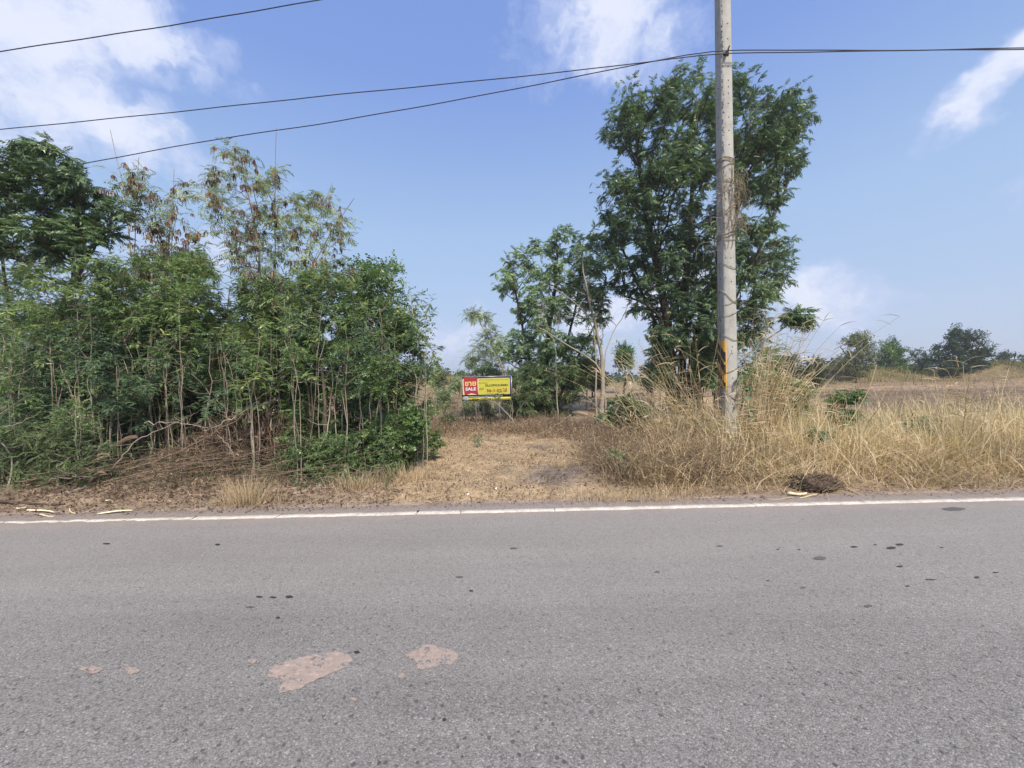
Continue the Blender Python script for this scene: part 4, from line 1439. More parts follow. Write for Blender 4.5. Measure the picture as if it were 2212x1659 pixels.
tree('feathery_tree', 'shorter feathery tree hung with brown pods right beside the dark-leaved tree', 'tree',
     [([(330, 960), (320, 760), (345, 620), (372, 520), (365, 420)], 7, 2), ([(300, 940, 8.2), (300, 720, 8.2), (285, 560, 8.2), (270, 440, 8.2), (262, 360, 8.2), (238, 280, 8.2)], 5, 1), ([(290, 500, 8), (296, 420, 8), (300, 340, 8)], 3, 1), ([(365, 450), (390, 400), (376, 365)], 2, 1)],
     [(235, 400), (290, 330), (310, 380), (345, 390), (400, 390), (440, 400), (450, 470), (470, 560), (450, 640), (330, 640), (270, 560)],
     8.0, .8, 40, .32, 'leuc', .19, M['leuc'], M['gtwig'], LBT, 5, 4, sparse_pods=.42, seed=42, shrink=.5)
tree('feathery_tree', 'tallest feathery tree hung with brown pods, spiky thin tips against the blue sky', 'tree',
     [([(560, 900), (560, 668), (565, 584), (560, 514), (537, 430), (520, 330)], 8, 2), ([(570, 700, 8.1), (600, 560, 8.1), (590, 440, 8.1), (593, 360, 8.1), (597, 275, 8.1)], 5, .8), ([(600, 800, 8.2), (640, 640, 8.2), (681, 559, 8.2), (720, 494, 8.2), (737, 461, 8.2), (765, 428, 8.2)], 6, 1.2), ([(640, 640, 8.0), (660, 540, 8), (690, 470, 8), (718, 395, 8)], 4, 1), ([(690, 540, 8.2), (730, 505, 8.2), (775, 503, 8.2)], 3, 1)],
     [(430, 380), (470, 320), (495, 290), (530, 300), (545, 350), (590, 360), (610, 400), (650, 400), (690, 400), (715, 430), (740, 450), (788, 415), (790, 440), (745, 490), (790, 510), (760, 540), (770, 570), (740, 600), (700, 640), (560, 680), (500, 620), (490, 520), (440, 470)],
     8.0, 1.0, 74, .33, 'leuc', .19, M['leuc'], M['gtwig'], LBT, 5, 5, sparse_pods=.24, seed=43, shrink=.45)

SG = 'slender saplings in the left thicket'
sap = [
    ('pale sapling forking above its middle, second tall stem from the left edge of the thicket', [([(173, 1009), (167, 920), (152, 843), (140, 801), (152, 733), (170, 682), (175, 600)], 6, 2.5), ([(146, 745), (137, 703), (113, 664), (95, 620)], 3.5, 1.5)], [(20, 560), (250, 545), (265, 700), (200, 800), (60, 790)], 6.9, 38, 'sap', M['sap'], M['bark']),
    ('thin crooked sapling just right of the forked pale one, few leaves low down', [([(226, 1009), (217, 926), (208, 849), (205, 807), (180, 770)], 4, 1.5)], [(150, 740), (270, 720), (280, 820), (200, 850), (140, 820)], 6.7, 14, 'sap', M['bluish'], M['pbark']),
    ('thin grey twin-stemmed sapling rising from the brown brush with a low leafy fork', [([(242, 1003), (238, 920), (238, 872), (225, 838), (205, 815)], 4, 1.5), ([(238, 880), (262, 850), (275, 820)], 2.5, 1.2), ([(222, 980), (212, 930), (213, 895)], 2.2, 1)], [(190, 800), (330, 800), (340, 870), (260, 900), (190, 880)], 6.6, 16, 'sap', M['bluish'], M['pbark']),
    ('pale tall sapling leaning left, its bare lower stem among the brown brush', [([(307, 1030), (292, 926), (289, 867), (280, 807), (268, 733), (256, 673), (262, 620)], 5.5, 2)], [(210, 560), (335, 540), (345, 690), (290, 760), (215, 710)], 7.0, 28, 'sap', M['sap'], M['pbark']),
    ('tall sapling with a long pale branch forking up to the right near its top', [([(309, 1040), (307, 911), (309, 852), (321, 786), (329, 733), (330, 688), (351, 640)], 6, 2.5), ([(330, 700), (352, 658), (374, 632), (393, 606)], 3.5, 1.5), ([(309, 880), (328, 840), (336, 790)], 2.5, 1)], [(320, 560), (440, 530), (480, 640), (420, 720), (320, 700)], 6.9, 34, 'sap', M['sap'], M['bark']),
    ('sapling with wavy pale stem and fan of thin side shoots mid-thicket', [([(360, 990), (360, 900), (360, 867), (354, 822), (366, 762), (363, 718), (372, 660)], 6, 2), ([(358, 880), (335, 820), (322, 790)], 2.5, 1), ([(372, 900), (375, 850), (368, 815)], 3, 1.5)], [(330, 640), (450, 640), (450, 800), (400, 850), (330, 800)], 7.1, 30, 'sap', M['sap'], M['bark']),
    ('bright ferny acacia sapling with fine yellow-green leaves above the brown brush', [([(440, 1000), (445, 880), (460, 780), (480, 700)], 5, 2), ([(545, 1000), (540, 880), (520, 790), (500, 720)], 5, 2), ([(480, 1000), (482, 860), (470, 760)], 3, 1.5)], [(400, 720), (520, 690), (600, 760), (600, 890), (540, 930), (440, 880)], 7.0, 26, 'fern', M['fern'], M['bark']),
    ('stout bare-stemmed sapling forking into a Y below its crown beside the round-leaved bush', [([(707, 1040), (705, 983), (702, 867), (699, 801), (681, 748), (669, 718), (663, 673), (680, 620)], 9, 3), ([(700, 800), (714, 783), (753, 760), (776, 730), (818, 709)], 4.5, 2), ([(712, 785), (725, 748), (758, 722)], 3, 1.2), ([(669, 720), (650, 680), (640, 630)], 4, 1.5)], [(600, 600), (700, 560), (790, 610), (810, 700), (740, 730), (620, 720)], 6.8, 46, 'sap', M['sap'], M['bark']),
    ('thinner brown sapling standing just left of the stout Y-forked one', [([(672, 1020), (672, 956), (672, 896), (663, 843), (663, 777), (669, 742)], 6, 2.5), ([(672, 870), (690, 820), (694, 750)], 2.5, 1)], [(600, 720), (690, 700), (700, 860), (620, 880)], 7.0, 24, 'sap', M['round'], M['bark']),
    ('grey wavy sapling stem in front of the round-leaved bush, right of the stout one', [([(738, 1040), (738, 980), (738, 911), (741, 852), (741, 813), (747, 777), (755, 745)], 5, 2)], [(700, 740), (800, 720), (810, 840), (720, 860)], 6.7, 18, 'sap', M['round'], M['pbark']),
    ('trio of thin bare pale stems rising from dry grass where thicket meets path', [([(805, 1045), (800, 926), (797, 867), (803, 830)], 3.2, 1.5), ([(809, 1045), (809, 926), (821, 852), (836, 800)], 4.5, 2), ([(818, 1048), (820, 971), (824, 882)], 3.2, 1.5)], [(770, 780), (860, 760), (860, 850), (780, 850)], 6.3, 12, 'round', M['round'], M['pbark']),
    ('thin slanting stem at the right end of the thicket, leaning toward the mown path', [([(821, 1010), (845, 920), (875, 885)], 3, 1.2), ([(855, 1000), (858, 920), (862, 880)], 2.5, 1)], [(850, 870), (920, 880), (930, 960), (870, 970)], 6.8, 10, 'bigleaf', M['round'], M['pbark']),
    ('leaning grey pole-like sapling crossing behind the ferny acacia', [([(520, 1010, 7.4), (540, 850, 7.4), (560, 740, 7.4), (580, 640, 7.4)], 4, 1.5), ([(640, 1010, 7.4), (600, 900, 7.4), (578, 840, 7.4)], 3, 1.5)], [(500, 600), (610, 580), (620, 700), (520, 720)], 7.4, 24, 'sap', M['sap'], M['pbark']),
]
for k, (lb, st, poly, dd, n, lf, lm, bm) in enumerate(sap):
    if k in (0, 3, 4, 5, 7, 8):
        poly = [(u, v if v < 740 else 740 + (v - 740) * .35) for u, v in poly]
    n = int(n * 1.35)
    st = [([(p[0], p[1], p[2] if len(p) > 2 else dd) for p in pts], a, b) for pts, a, b in st]
    tree('sapling', lb, 'sapling', st, poly, dd, .45, int(n * 1.25), .20, lf, .102 if lf != 'fern' else .15, lm, bm, SG, 6, 7, seed=60 + k, twig_r=.008, shrink=.5)

BG = 'dense shrubs filling the thicket'
shr = [
    ('large round-leaved bush whose top sprigs stand highest at the right end of the thicket', [(700, 600), (760, 565), (800, 560), (855, 562), (870, 640), (905, 665), (900, 760), (800, 780), (710, 720)], 7.9, .8, 56, 'round', M['round'], .17),
    ('round-leaved bush bulging over the mown path beside the sale board', [(820, 690), (900, 650), (928, 720), (948, 780), (940, 860), (925, 930), (860, 960), (800, 900), (790, 780)], 8.3, .8, 56, 'round', M['round'], .17),
    ('creeper-covered dark bush low behind the stout Y-forked sapling', [(600, 830), (700, 800), (800, 820), (820, 930), (790, 1030), (660, 1045), (580, 1000)], 7.5, .5, 60, 'round', M['round'], .17),
    ('low round-leaved bush at the thicket corner by the stone, nearest the path', [(800, 880), (900, 880), (930, 940), (900, 1000), (840, 1040), (790, 1020)], 7.3, .5, 38, 'round', M['round'], .16),
    ('leafy shrub at the left edge under the dark-leaved tree, yellow-green on top', [(-140, 590), (60, 560), (120, 640), (120, 800), (0, 860), (-140, 840)], 7.2, .6, 50, 'sap', M['sap'], .17),
    ('bluish-green low shrub in the lower left corner of the thicket', [(-60, 860), (100, 850), (205, 890), (215, 960), (170, 1000), (0, 1010), (-60, 960)], 6.5, .35, 46, 'sap', M['bluish'], .17),
    ('bluish-green shrub beside the dark trunk, above the lowest left shrub', [(60, 760), (200, 760), (235, 830), (200, 890), (80, 880)], 6.8, .4, 26, 'sap', M['bluish'], .16),
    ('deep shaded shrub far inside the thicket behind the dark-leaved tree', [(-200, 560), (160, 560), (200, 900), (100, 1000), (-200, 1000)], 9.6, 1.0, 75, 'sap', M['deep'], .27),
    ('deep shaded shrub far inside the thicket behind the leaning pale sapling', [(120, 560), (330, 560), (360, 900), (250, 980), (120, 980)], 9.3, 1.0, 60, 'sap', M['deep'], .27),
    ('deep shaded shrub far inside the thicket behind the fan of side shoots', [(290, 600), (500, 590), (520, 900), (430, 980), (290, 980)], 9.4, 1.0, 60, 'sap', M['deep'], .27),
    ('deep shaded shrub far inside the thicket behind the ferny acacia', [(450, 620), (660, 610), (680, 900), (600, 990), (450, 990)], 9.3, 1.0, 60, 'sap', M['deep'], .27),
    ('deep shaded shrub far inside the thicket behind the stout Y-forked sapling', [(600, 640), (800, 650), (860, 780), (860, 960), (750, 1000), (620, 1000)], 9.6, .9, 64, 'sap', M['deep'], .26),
    ('tall mid-green shrub in the middle of the thicket under the feathery trees', [(220, 570), (420, 530), (520, 600), (500, 760), (300, 780), (220, 700)], 8.4, .7, 60, 'sap', M['sap'], .19),
    ('tall mid-green shrub under the tallest feathery tree', [(480, 640), (620, 590), (700, 640), (690, 800), (540, 820), (470, 760)], 8.3, .7, 54, 'sap', M['round'], .19),
    ('yellow-tinged shrub between the dark-leaved tree and the leaning pale sapling', [(150, 640), (290, 640), (300, 860), (200, 900), (150, 820)], 8.0, .5, 38, 'sap', M['sap'], .18),
    ('low round-leaved shrub at the very front of the thicket, left of the three pale stems', [(600, 940), (760, 930), (790, 1000), (770, 1050), (610, 1050)], 6.2, .25, 34, 'round', M['round'], .15),
    ('low round-leaved shrub at the very front of the thicket, around the three pale stems', [(760, 900), (890, 900), (890, 990), (840, 1045), (770, 1045)], 6.5, .3, 34, 'round', M['round'], .15),
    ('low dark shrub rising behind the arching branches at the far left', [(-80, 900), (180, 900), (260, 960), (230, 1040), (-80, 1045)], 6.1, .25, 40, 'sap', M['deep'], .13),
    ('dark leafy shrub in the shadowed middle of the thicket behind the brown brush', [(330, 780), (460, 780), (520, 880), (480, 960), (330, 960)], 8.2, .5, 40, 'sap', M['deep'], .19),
]
for k, (lb, poly, dd, th, n, lf, lm, sz) in enumerate(shr):
    if lm is M['deep'] and dd > 9:
        poly = [(u, 640 + (v - 560) * .8 + 12 * math.sin(u)) if v < 660 else (u, v) for u, v in poly]
    elif k not in (0, 1):
        sz *= .66
        n = int(n * 1.4)
    if k in (4, 12, 13, 14, 18):
        dd += .5
    if k in (5, 6):
        dd += .4
    us = [p[0] for p in poly]
    vs = [p[1] for p in poly]
    c = (min(us) + max(us)) / 2
    w = (max(us) - min(us)) / 4
    top = min(vs) + (max(vs) - min(vs)) * .35
    st = [([(c + o, 1010, dd + rng.normal(0, .15)), (c + o * 1.3 + rng.normal(0, 8), (1010 + top) / 2, dd), (c + o * 1.7, top, dd)], 5, 2) for o in (-w, -w * .3, w * .4, w)]
    tree('shrub', lb, 'shrub', st, poly, dd, th, n, .32 if dd < 9 else .45, lf, sz * (1.2 if dd > 9 else 1.05), lm, M['pbark'], BG, 6 if dd > 9 else 7, 6 if dd > 9 else 7, seed=90 + k, shrink=.5, twig_r=.009)

SC = 'scrub bushes on the slope'
for k, (lb, poly, dd) in enumerate([
        ('olive scrub bush just behind the left post of the sale board', [(985, 850), (1040, 845), (1045, 900), (985, 905)], 14.6),
        ('brownish scrub bush behind the gap between the two sign posts', [(1025, 855), (1075, 850), (1080, 905), (1030, 905)], 14.4),
        ('olive scrub bush where the thicket meets the dry slope', [(935, 835), (975, 828), (985, 870), (940, 880)], 17),
        ('green scrub bush high on the dry slope next to the thicket', [(930, 805), (968, 800), (975, 835), (930, 845)], 24),
        ('greyish scrub bush high on the slope close to the sale board', [(968, 815), (998, 808), (1000, 845), (968, 850)], 23),
        ('low scrub bush at the foot of the slope by the path end', [(940, 890), (985, 885), (990, 925), (942, 930)], 13.5)]):
    c = (poly[0][0] + poly[1][0]) / 2
    tree('scrub_bush', lb, 'bush', [([(c + o, 915, dd), (c + o * 1.6, (poly[0][1] + 915) / 2, dd), (c + o * 2, poly[0][1] + 8, dd)], 2.5, 1) for o in (-6, 5)],
         poly, dd, .5, 16, .26 * dd / 16, 'fine', .13 * dd / 14, M[('leuc', 'fargrey')[k % 2]], M['gtwig'], SC, 6, 6, seed=150 + k, twig_r=.006)

rng = np.random.default_rng(120)
SLOT = rng.permutation(44)
PROTOS = []
for k in range(14):
    u = -60 + 980 * (SLOT[k] + rng.uniform(-.6, 1.6)) / 44
    dd = rng.uniform(5.8, 7.3)
    top = rng.uniform(640, 830)
    lean = rng.normal(0, 26)
    pts = [(u, 1005, dd)]
    for i in range(1, 6):
        f_ = i / 5
        pts.append((u + lean * f_ + rng.normal(0, 7), 1005 + (top - 1005) * f_, dd))
    st = [(pts, rng.uniform(1.6, 3.2), .9)]
    fk = pts[rng.integers(2, 5)]
    st.append(([fk, (fk[0] + rng.choice([-1, 1]) * rng.uniform(12, 26), fk[1] - 50, dd), (fk[0] + rng.choice([-1, 1]) * rng.uniform(15, 40), fk[1] - rng.uniform(70, 130), dd)], 2.2, 1))
    sd_ = int(rng.integers(1, 9999))
    keep_ = rng
    t_ = tree('thin_stem', 'one of the many thin, pale, nearly bare stems crowding the front of the thicket', 'sapling', st, [(u - 55, top - 40), (u + 55, top - 40), (u + 55, top + 150), (u - 55, top + 150)],
         dd, .3, 11, .17, 'sap' if k % 3 else 'round', .10, M['sap'] if k % 2 else M['bluish'], M['pbark'] if k % 4 else M['gtwig'], 'thin bare stems in the thicket', 4, 5, seed=sd_, twig_r=.005)
    rng = keep_
    PROTOS.append(t_)

for k in range(14, 44):
    src = PROTOS[k % 14]
    dd = rng.uniform(5.8, 7.3)
    p = P(-60 + 980 * (SLOT[k] + rng.uniform(-.6, 1.6)) / 44, 900, dd)
    c = src.copy()
    COL.objects.link(c)
    c.location = (p[0], dd, float(gz(p[0], dd)))
    c.rotation_euler = (0, 0, rng.uniform(0, 6.28))
    c.scale = (1, 1, rng.uniform(.85, 1.1))
    for ch in src.children:
        q = ch.copy()
        COL.objects.link(q)
        q.parent = c

# ------------------------------------------------------------------ small green plants among the dry grass
pl = [
    ('young sapling with drooping bright leaves standing in the tall dry grass', [([(1822, 930, 7.6), (1824, 890, 7.6), (1820, 850, 7.6)], 2.5, 1.2)], [(1787, 843), (1860, 840), (1862, 915), (1790, 920)], 7.6, 10, 'neem', M['fargreen'], .17),
    ('bushy green shrub half hidden in dry grass right of the concrete pole', [([(1700, 920, 8.2), (1702, 850, 8.2)], 3, 1.5), ([(1690, 920, 8.2), (1680, 840, 8.2)], 3, 1.5)], [(1655, 830), (1700, 800), (1755, 830), (1750, 900), (1660, 905)], 8.2, 26, 'round', M['round'], .17),
    ('dark leafy plant poking through the brown tangle left of the tall tree trunks', [([(1330, 960, 7.8), (1328, 880, 7.8)], 2.5, 1.2)], [(1290, 850), (1370, 855), (1400, 900), (1340, 915), (1292, 890)], 7.8, 11, 'neem', M['darkleaf'], .17),
    ('wilted grey-green plant low in the brown tangle beside the path', [([(1335, 1030, 6.1), (1335, 990, 6.1)], 3, 1.2)], [(1300, 965), (1370, 965), (1375, 1015), (1300, 1020)], 6.1, 8, 'fine', M['leuc'], .11),
    ('feathery dark seedling in the dry grass below the young drooping sapling', [([(1765, 985, 6.4), (1768, 940, 6.4)], 2, 1)], [(1735, 920), (1800, 925), (1805, 968), (1740, 965)], 6.4, 6, 'fern', M['darkleaf'], .15),
    ('small green weed showing through dry grass well right of the pole', [([(2000, 960, 6.8), (2002, 910, 6.8)], 2, 1)], [(1950, 895), (2020, 890), (2030, 950), (1960, 955)], 6.8, 8, 'fine', M['darkleaf'], .12),
    ('small leafy seedling at the thicket edge where the mown path begins', [([(938, 995, 7.7), (935, 955, 7.7)], 2, 1)], [(925, 935), (950, 935), (952, 975), (926, 975)], 7.7, 4, 'bigleaf', M['round'], .12),
    ('tiny dark seedling standing alone on the mown path', [([(1033, 962, 9.0), (1033, 950, 9.0)], 1.5, .8)], [(1026, 943), (1040, 943), (1040, 958), (1026, 958)], 9.0, 3, 'fine', M['darkleaf'], .08),
    ('round dark green bush on the dry slope left of the sale board', [([(958, 900, 20), (958, 880, 20)], 2.5, 1.2)], [(938, 868), (975, 866), (978, 893), (938, 895)], 20, 12, 'fine', M['deep'], .28),
    ('light green bush right of the pole behind the reeds', [([(1620, 900, 12), (1625, 800, 12)], 3, 1.5), ([(1640, 900, 12), (1660, 790, 12)], 3, 1.5)], [(1590, 760), (1650, 735), (1700, 755), (1700, 840), (1600, 850)], 12, 30, 'fine', M['mid'], .2),
]
for k, (lb, st, poly, dd, n, lf, lm, sz) in enumerate(pl):
    tree('green_plant', lb, 'plant', st, poly, dd, .3, n, .16 if dd < 10 else .35, lf, sz, lm, M['gtwig'], 'green plants among the dry growth', 5, 5, seed=130 + k, shrink=.5, twig_r=.004)

# ------------------------------------------------------------------ dry growth, brush, litter
def scatter_grass(name, m, xy, h, lean, w, material, label, tone=None, dirs=None, kind='stuff', n=4, base_dz=0.0, cat=None, parent=None, az=None):
    """standing or leaning dry blades"""
    k = len(xy)
    z = gz(xy[:, 0], xy[:, 1]) + base_dz
    p0 = np.stack([xy[:, 0], xy[:, 1], z - .02], 1)
    a = rng.uniform(0, 2 * math.pi, k) if az is None else az
    d = np.stack([np.cos(a), np.sin(a), 0 * a], 1)
    t = np.linspace(0, 1, n)
    ln = lean[:, None]
    hor = (h[:, None] * ln * t[None] ** 1.7)
    ver = h[:, None] * (t[None] * np.sqrt(np.clip(1 - (ln * .92) ** 2, .03, 1)) - .18 * ln * t[None] ** 3)
    path = p0[:, None, :] + hor[:, :, None] * d[:, None, :] + ver[:, :, None] * np.array([0, 0, 1.0])
    path[:, 1:] += rng.normal(0, .012, (k, n - 1, 3)) * h[:, None, None]
    b = rng.uniform(0, 2 * math.pi, k)
    side = np.stack([np.cos(b), np.sin(b), 0 * b], 1)
    tp = (1 - t ** 1.5 * .8)
    m.strips(path, side, w[:, None] * tp[None], tone)


def grass_region(n, x0, x1, y0, y1, accept=None):
    out = []
    tot = 0
    while tot < n:
        c = np.stack([rng.uniform(x0, x1, n), rng.uniform(y0, y1, n)], 1)
        if accept is not None:
            c = c[rng.random(len(c)) < accept(c[:, 0], c[:, 1])]
        out.append(c)
        tot += len(c)
    return np.concatenate(out)[:n]


def pnoise(x, y, s=1.0):
    return .5 + .25 * np.sin(x * 2.1 * s + 1.3 * np.sin(y * 1.7 * s)) + .25 * np.sin(y * 2.7 * s + 1.1 * np.sin(x * 2.3 * s + 2))


rng = np.random.default_rng(200)


def edge_x(y):                     # where the standing grass begins, right of the path
    return 2.35 + .25 * np.sin(y * 1.7)


# tall standing dry grass, right verge
mb = MB()
acc = lambda x, y: np.clip((x - edge_x(y)) / .5, 0, 1) * (.35 + .65 * pnoise(x, y, 1.1)) * np.clip((y - 5.15) / .5, .12, 1) * np.clip((10.5 - y) / 2, 0, 1)
xy = grass_region(20000, 1.8, 15, 5.1, 10.5, acc)
hh = (.30 + .46 * pnoise(xy[:, 0], xy[:, 1], 1.3)) * rng.uniform(.5, 1.3, len(xy)) * np.clip((xy[:, 1] - 4.9) / .9, .35, 1) * np.where(xy[:, 1] > 7.8, .8, 1) * (.55 + .45 * np.clip((xy[:, 0] - 2.7) / .9, 0, 1)) * (.8 + .4 * pnoise(xy[:, 0] + 3, xy[:, 1], 2.6))
scatter_grass('tall', mb, xy, hh, np.clip(np.abs(rng.normal(.32, .28, len(xy))), 0, .98), rng.uniform(.005, .013, len(xy)), None, '', tone=np.clip(rng.normal(.52, .2, len(xy)) + .45 * (pnoise(xy[:, 0], xy[:, 1], 1.9) - .5), 0, 1))
# taller thin seed stems
xy = grass_region(3600, 2.0, 15, 5.5, 9.5, acc)
scatter_grass('stems', mb, xy, rng.uniform(.5, 1.15, len(xy)), np.abs(rng.normal(.3, .28, len(xy))), rng.uniform(.007, .013, len(xy)), None, '', tone=rng.uniform(.55, .92, len(xy)), n=6)
o = mb.obj('dry_grass', M['tallgrass'], None, loc=(5, 6.5, 0))
tag(o, 'tall straw-coloured dry grass standing along the road right of the path', None, None, 'stuff')

# lodged and mown stalks at the foot of it
mb = MB()
acc = lambda x, y: np.clip((x - 1.5 - .25 * np.sin(y * 3)) / .5, 0, 1) * (.3 + .7 * pnoise(x, y, 1.6)) * np.clip((y - 4.9) / .3, .02, 1)
xy = grass_region(15000, 1.0, 13, 4.88, 7.2, acc)
scatter_grass('lodged', mb, xy, rng.uniform(.15, .65, len(xy)), rng.uniform(.7, 1.05, len(xy)), rng.uniform(.005, .012, len(xy)), None, '', tone=np.clip(rng.normal(.48, .26, len(xy)), 0, 1), base_dz=.0)
xy2 = grass_region(5000, 1.4, 12, 5.2, 6.8, acc)
scatter_grass('lodged', mb, xy2, rng.uniform(.25, .8, len(xy2)), rng.uniform(.75, 1.05, len(xy2)), rng.uniform(.006, .014, len(xy2)), None, '', tone=np.clip(rng.normal(.5, .3, len(xy2)), 0, 1), base_dz=.16)
o = mb.obj('lodged_grass', M['straw'], None, loc=(5, 5.6, 0))
tag(o, 'flattened dry stalks lying tangled at the foot of the tall grass', None, None, 'stuff')

# mown straw on the path and verge
mb = MB()
acc = lambda x, y: (.30 + .70 * np.clip(1.9 - np.abs(x + .05) * .85, 0, 1)) * (.45 + .55 * pnoise(x, y, 2.2)) * (1 - .93 * np.exp(-((x - .72 - .14 * np.sin(y * 4)) / .54) ** 4 - ((y - 6.2) / .66) ** 4)) * np.clip((y - 4.8) / .25, 0, 1)
xy = grass_region(36000, -9, 9, 4.8, 12.5, acc)
scatter_grass('mown', mb, xy, rng.uniform(.03, .13, len(xy)), rng.uniform(.75, 1.05, len(xy)), rng.uniform(.003, .008, len(xy)), None, '', tone=np.clip(rng.normal(.5, .24, len(xy)), 0, 1), n=3, base_dz=.012)
xy = grass_region(8000, -1.8, 1.9, 5.0, 11.5, lambda x, y: (.3 + .7 * pnoise(x, y, 2.0)) * (1 - .9 * np.exp(-((x - .72) / .54) ** 4 - ((y - 6.2) / .66) ** 4)))
scatter_grass('stub', mb, xy, rng.uniform(.03, .10, len(xy)), rng.uniform(.1, .8, len(xy)), rng.uniform(.003, .006, len(xy)), None, '', tone=np.clip(rng.normal(.45, .25, len(xy)), 0, 1), n=3)
xy = grass_region(260, -1.9, 1.9, 4.95, 10.5)
n_ = len(xy)
a_ = rng.uniform(0, 6.28, n_)
l_ = rng.uniform(.06, .28, n_)
t_ = np.linspace(0, 1, 5)
q = np.stack([xy[:, :1] + np.cos(a_)[:, None] * l_[:, None] * t_, xy[:, 1:] + np.sin(a_)[:, None] * l_[:, None] * t_, gz(xy[:, 0], xy[:, 1])[:, None] + .03 + rng.normal(0, .006, (n_, 5))], 2)
q[:, 1:-1] += rng.normal(0, .008, (n_, 3, 3))
tw = MB()
tw.tubes(q, rng.uniform(.0015, .004, n_)[:, None] * np.ones(5), 4)
o = tw.obj('fallen_twigs', M['twig'], None, loc=(0, 7, 0))
tag(o, 'small dark broken twigs lying scattered on the mown path', None, None, 'stuff')
o = mb.obj('mown_straw', M['straw'], None, loc=(0, 7, 0))
tag(o, 'short mown straw covering the path that leads in from the road', None, None, 'stuff')

# dead leaves and crumbs along the verge
mb = MB()
xy = grass_region(13000, -10, 12, 4.72, 8.5, lambda x, y: (.3 + .7 * (x < -1.6)) * np.exp(-np.maximum(0, y - 5.1) * .5) * np.clip((y - 4.7) / .3, .02, 1))
p = np.stack([xy[:, 0], xy[:, 1], gz(xy[:, 0], xy[:, 1]) + rng.uniform(.005, .035, len(xy))], 1)
D = unit(rng.normal(size=p.shape) * np.array([1, 1, .35]))
L_ = rng.uniform(.012, .05, len(p))
xy = grass_region(2600, -1.9, 1.9, 4.95, 11, lambda x, y: pnoise(x, y, 1.7))
p = np.concatenate([p, np.stack([xy[:, 0], xy[:, 1], gz(xy[:, 0], xy[:, 1]) + rng.uniform(.01, .05, len(xy))], 1)])
D = unit(rng.normal(size=p.shape) * np.array([1, 1, .35]))
L_ = rng.uniform(.012, .05, len(p))
paths = p[:, None, :] + np.linspace(-.5, .5, 3)[None, :, None] * (D * L_[:, None])[:, None, :]
paths[:, 1, 2] += L_ * .25
sd_ = unit(np.cross(D, np.array([0, 0, 1.0])) + rng.normal(0, .3, D.shape))
mb.strips(paths, sd_, (L_ * .5)[:, None] * np.array([.5, 1, .4])[None], rng.random(len(p)))
o = mb.obj('leaf_litter', M['dead'], None, loc=(0, 5.5, 0))
tag(o, 'brown fallen leaves and bark crumbs along the road edge', None, None, 'stuff')

# brown twiggy weeds: tangle right of the path, band behind the path, slope beyond
def twigs(mb, xy, Ls, rise, rr, n=6, sides=3, dz=0.0, tone=None, curl=.5):
    k = len(xy)
    z = gz(xy[:, 0], xy[:, 1]) + dz
    p0 = np.stack([xy[:, 0], xy[:, 1], z], 1)
    a = rng.uniform(0, 2 * math.pi, k)
    d = np.stack([np.cos(a), np.sin(a), 0 * a], 1)
    t = np.linspace(0, 1, n)
    hor = Ls[:, None] * t[None] * np.sqrt(np.clip(1 - rise ** 2, .02, 1))[:, None]
    ver = Ls[:, None] * rise[:, None] * (t[None] - curl * t[None] ** 2)
    path = p0[:, None, :] + hor[:, :, None] * d[:, None, :] + ver[:, :, None] * np.array([0, 0, 1.0])
    path[:, 1:] += np.cumsum(rng.normal(0, .035, (k, n - 1, 3)), 1) * Ls[:, None, None]
    mb.tubes(path, rr[:, None] * np.linspace(1, .4, n)[None], sides, tone)
    return path


def dead_leaf_on(mb, path, per, size, droop=.9):
    k, n, _ = path.shape
    idx = rng.integers(1, n, (k, per))
    pos = path[np.arange(k)[:, None], idx].reshape(-1, 3) + rng.normal(0, .01, (k * per, 3))
    D = unit(rng.normal(size=pos.shape) * np.array([1, 1, .4]) + np.array([0, 0, -droop]))
    Ls = size * rng.uniform(.4, 1.3, len(pos))
    q = pos[:, None, :] + np.array([0, .5, 1])[None, :, None] * (D * Ls[:, None])[:, None, :]
    q[:, 1] += rng.normal(0, .15, (len(pos), 3)) * Ls[:, None]
    sd_ = unit(np.cross(D, rand_dirs(len(pos))))
    mb.strips(q, sd_, (Ls * .28)[:, None] * np.array([.5, 1, .3])[None], rng.random(len(pos)))


def in_tangle(x, y):
    return np.exp(-((x - 2.35 - .1 * (y - 6)) / .85) ** 4 - ((y - 6.7) / 1.3) ** 4)


mb, lf = MB(), MB()
xy = grass_region(2500, .6, 4.4, 5.3, 8.4, in_tangle)
pp = twigs(mb, xy, rng.uniform(.3, 1.25, len(xy)), rng.uniform(.25, .92, len(xy)), rng.uniform(.0015, .004, len(xy)), curl=.35)
dead_leaf_on(lf, pp, 5, .05)
o = mb.obj('dry_tangle', M['twig'], None, loc=(2.1, 6.7, 0))
tag(o, 'brown tangle of dead twiggy stems between the path and the concrete pole', None, None, 'stuff')
o = lf.obj('dead_leaves', M['weed'], None, loc=(2.1, 6.7, 0))
tag(o, 'shrivelled leaves clinging in the brown tangle', None, None, 'stuff')
# straw blades growing through the tangle
mb = MB()
xy = grass_region(4200, .6, 4.2, 5.3, 9.0, in_tangle)
scatter_grass('t', mb, xy, rng.uniform(.2, .8, len(xy)), np.clip(np.abs(rng.normal(.6, .3, len(xy))), 0, 1), rng.uniform(.004, .010, len(xy)), None, '', tone=np.clip(rng.normal(.28, .24, len(xy)), 0, 1))
o = mb.obj('tangled_grass', M['straw'], None, loc=(2.1, 6.7, 0))
tag(o, 'thin dead blades growing through the brown tangle by the path', None, None, 'stuff')


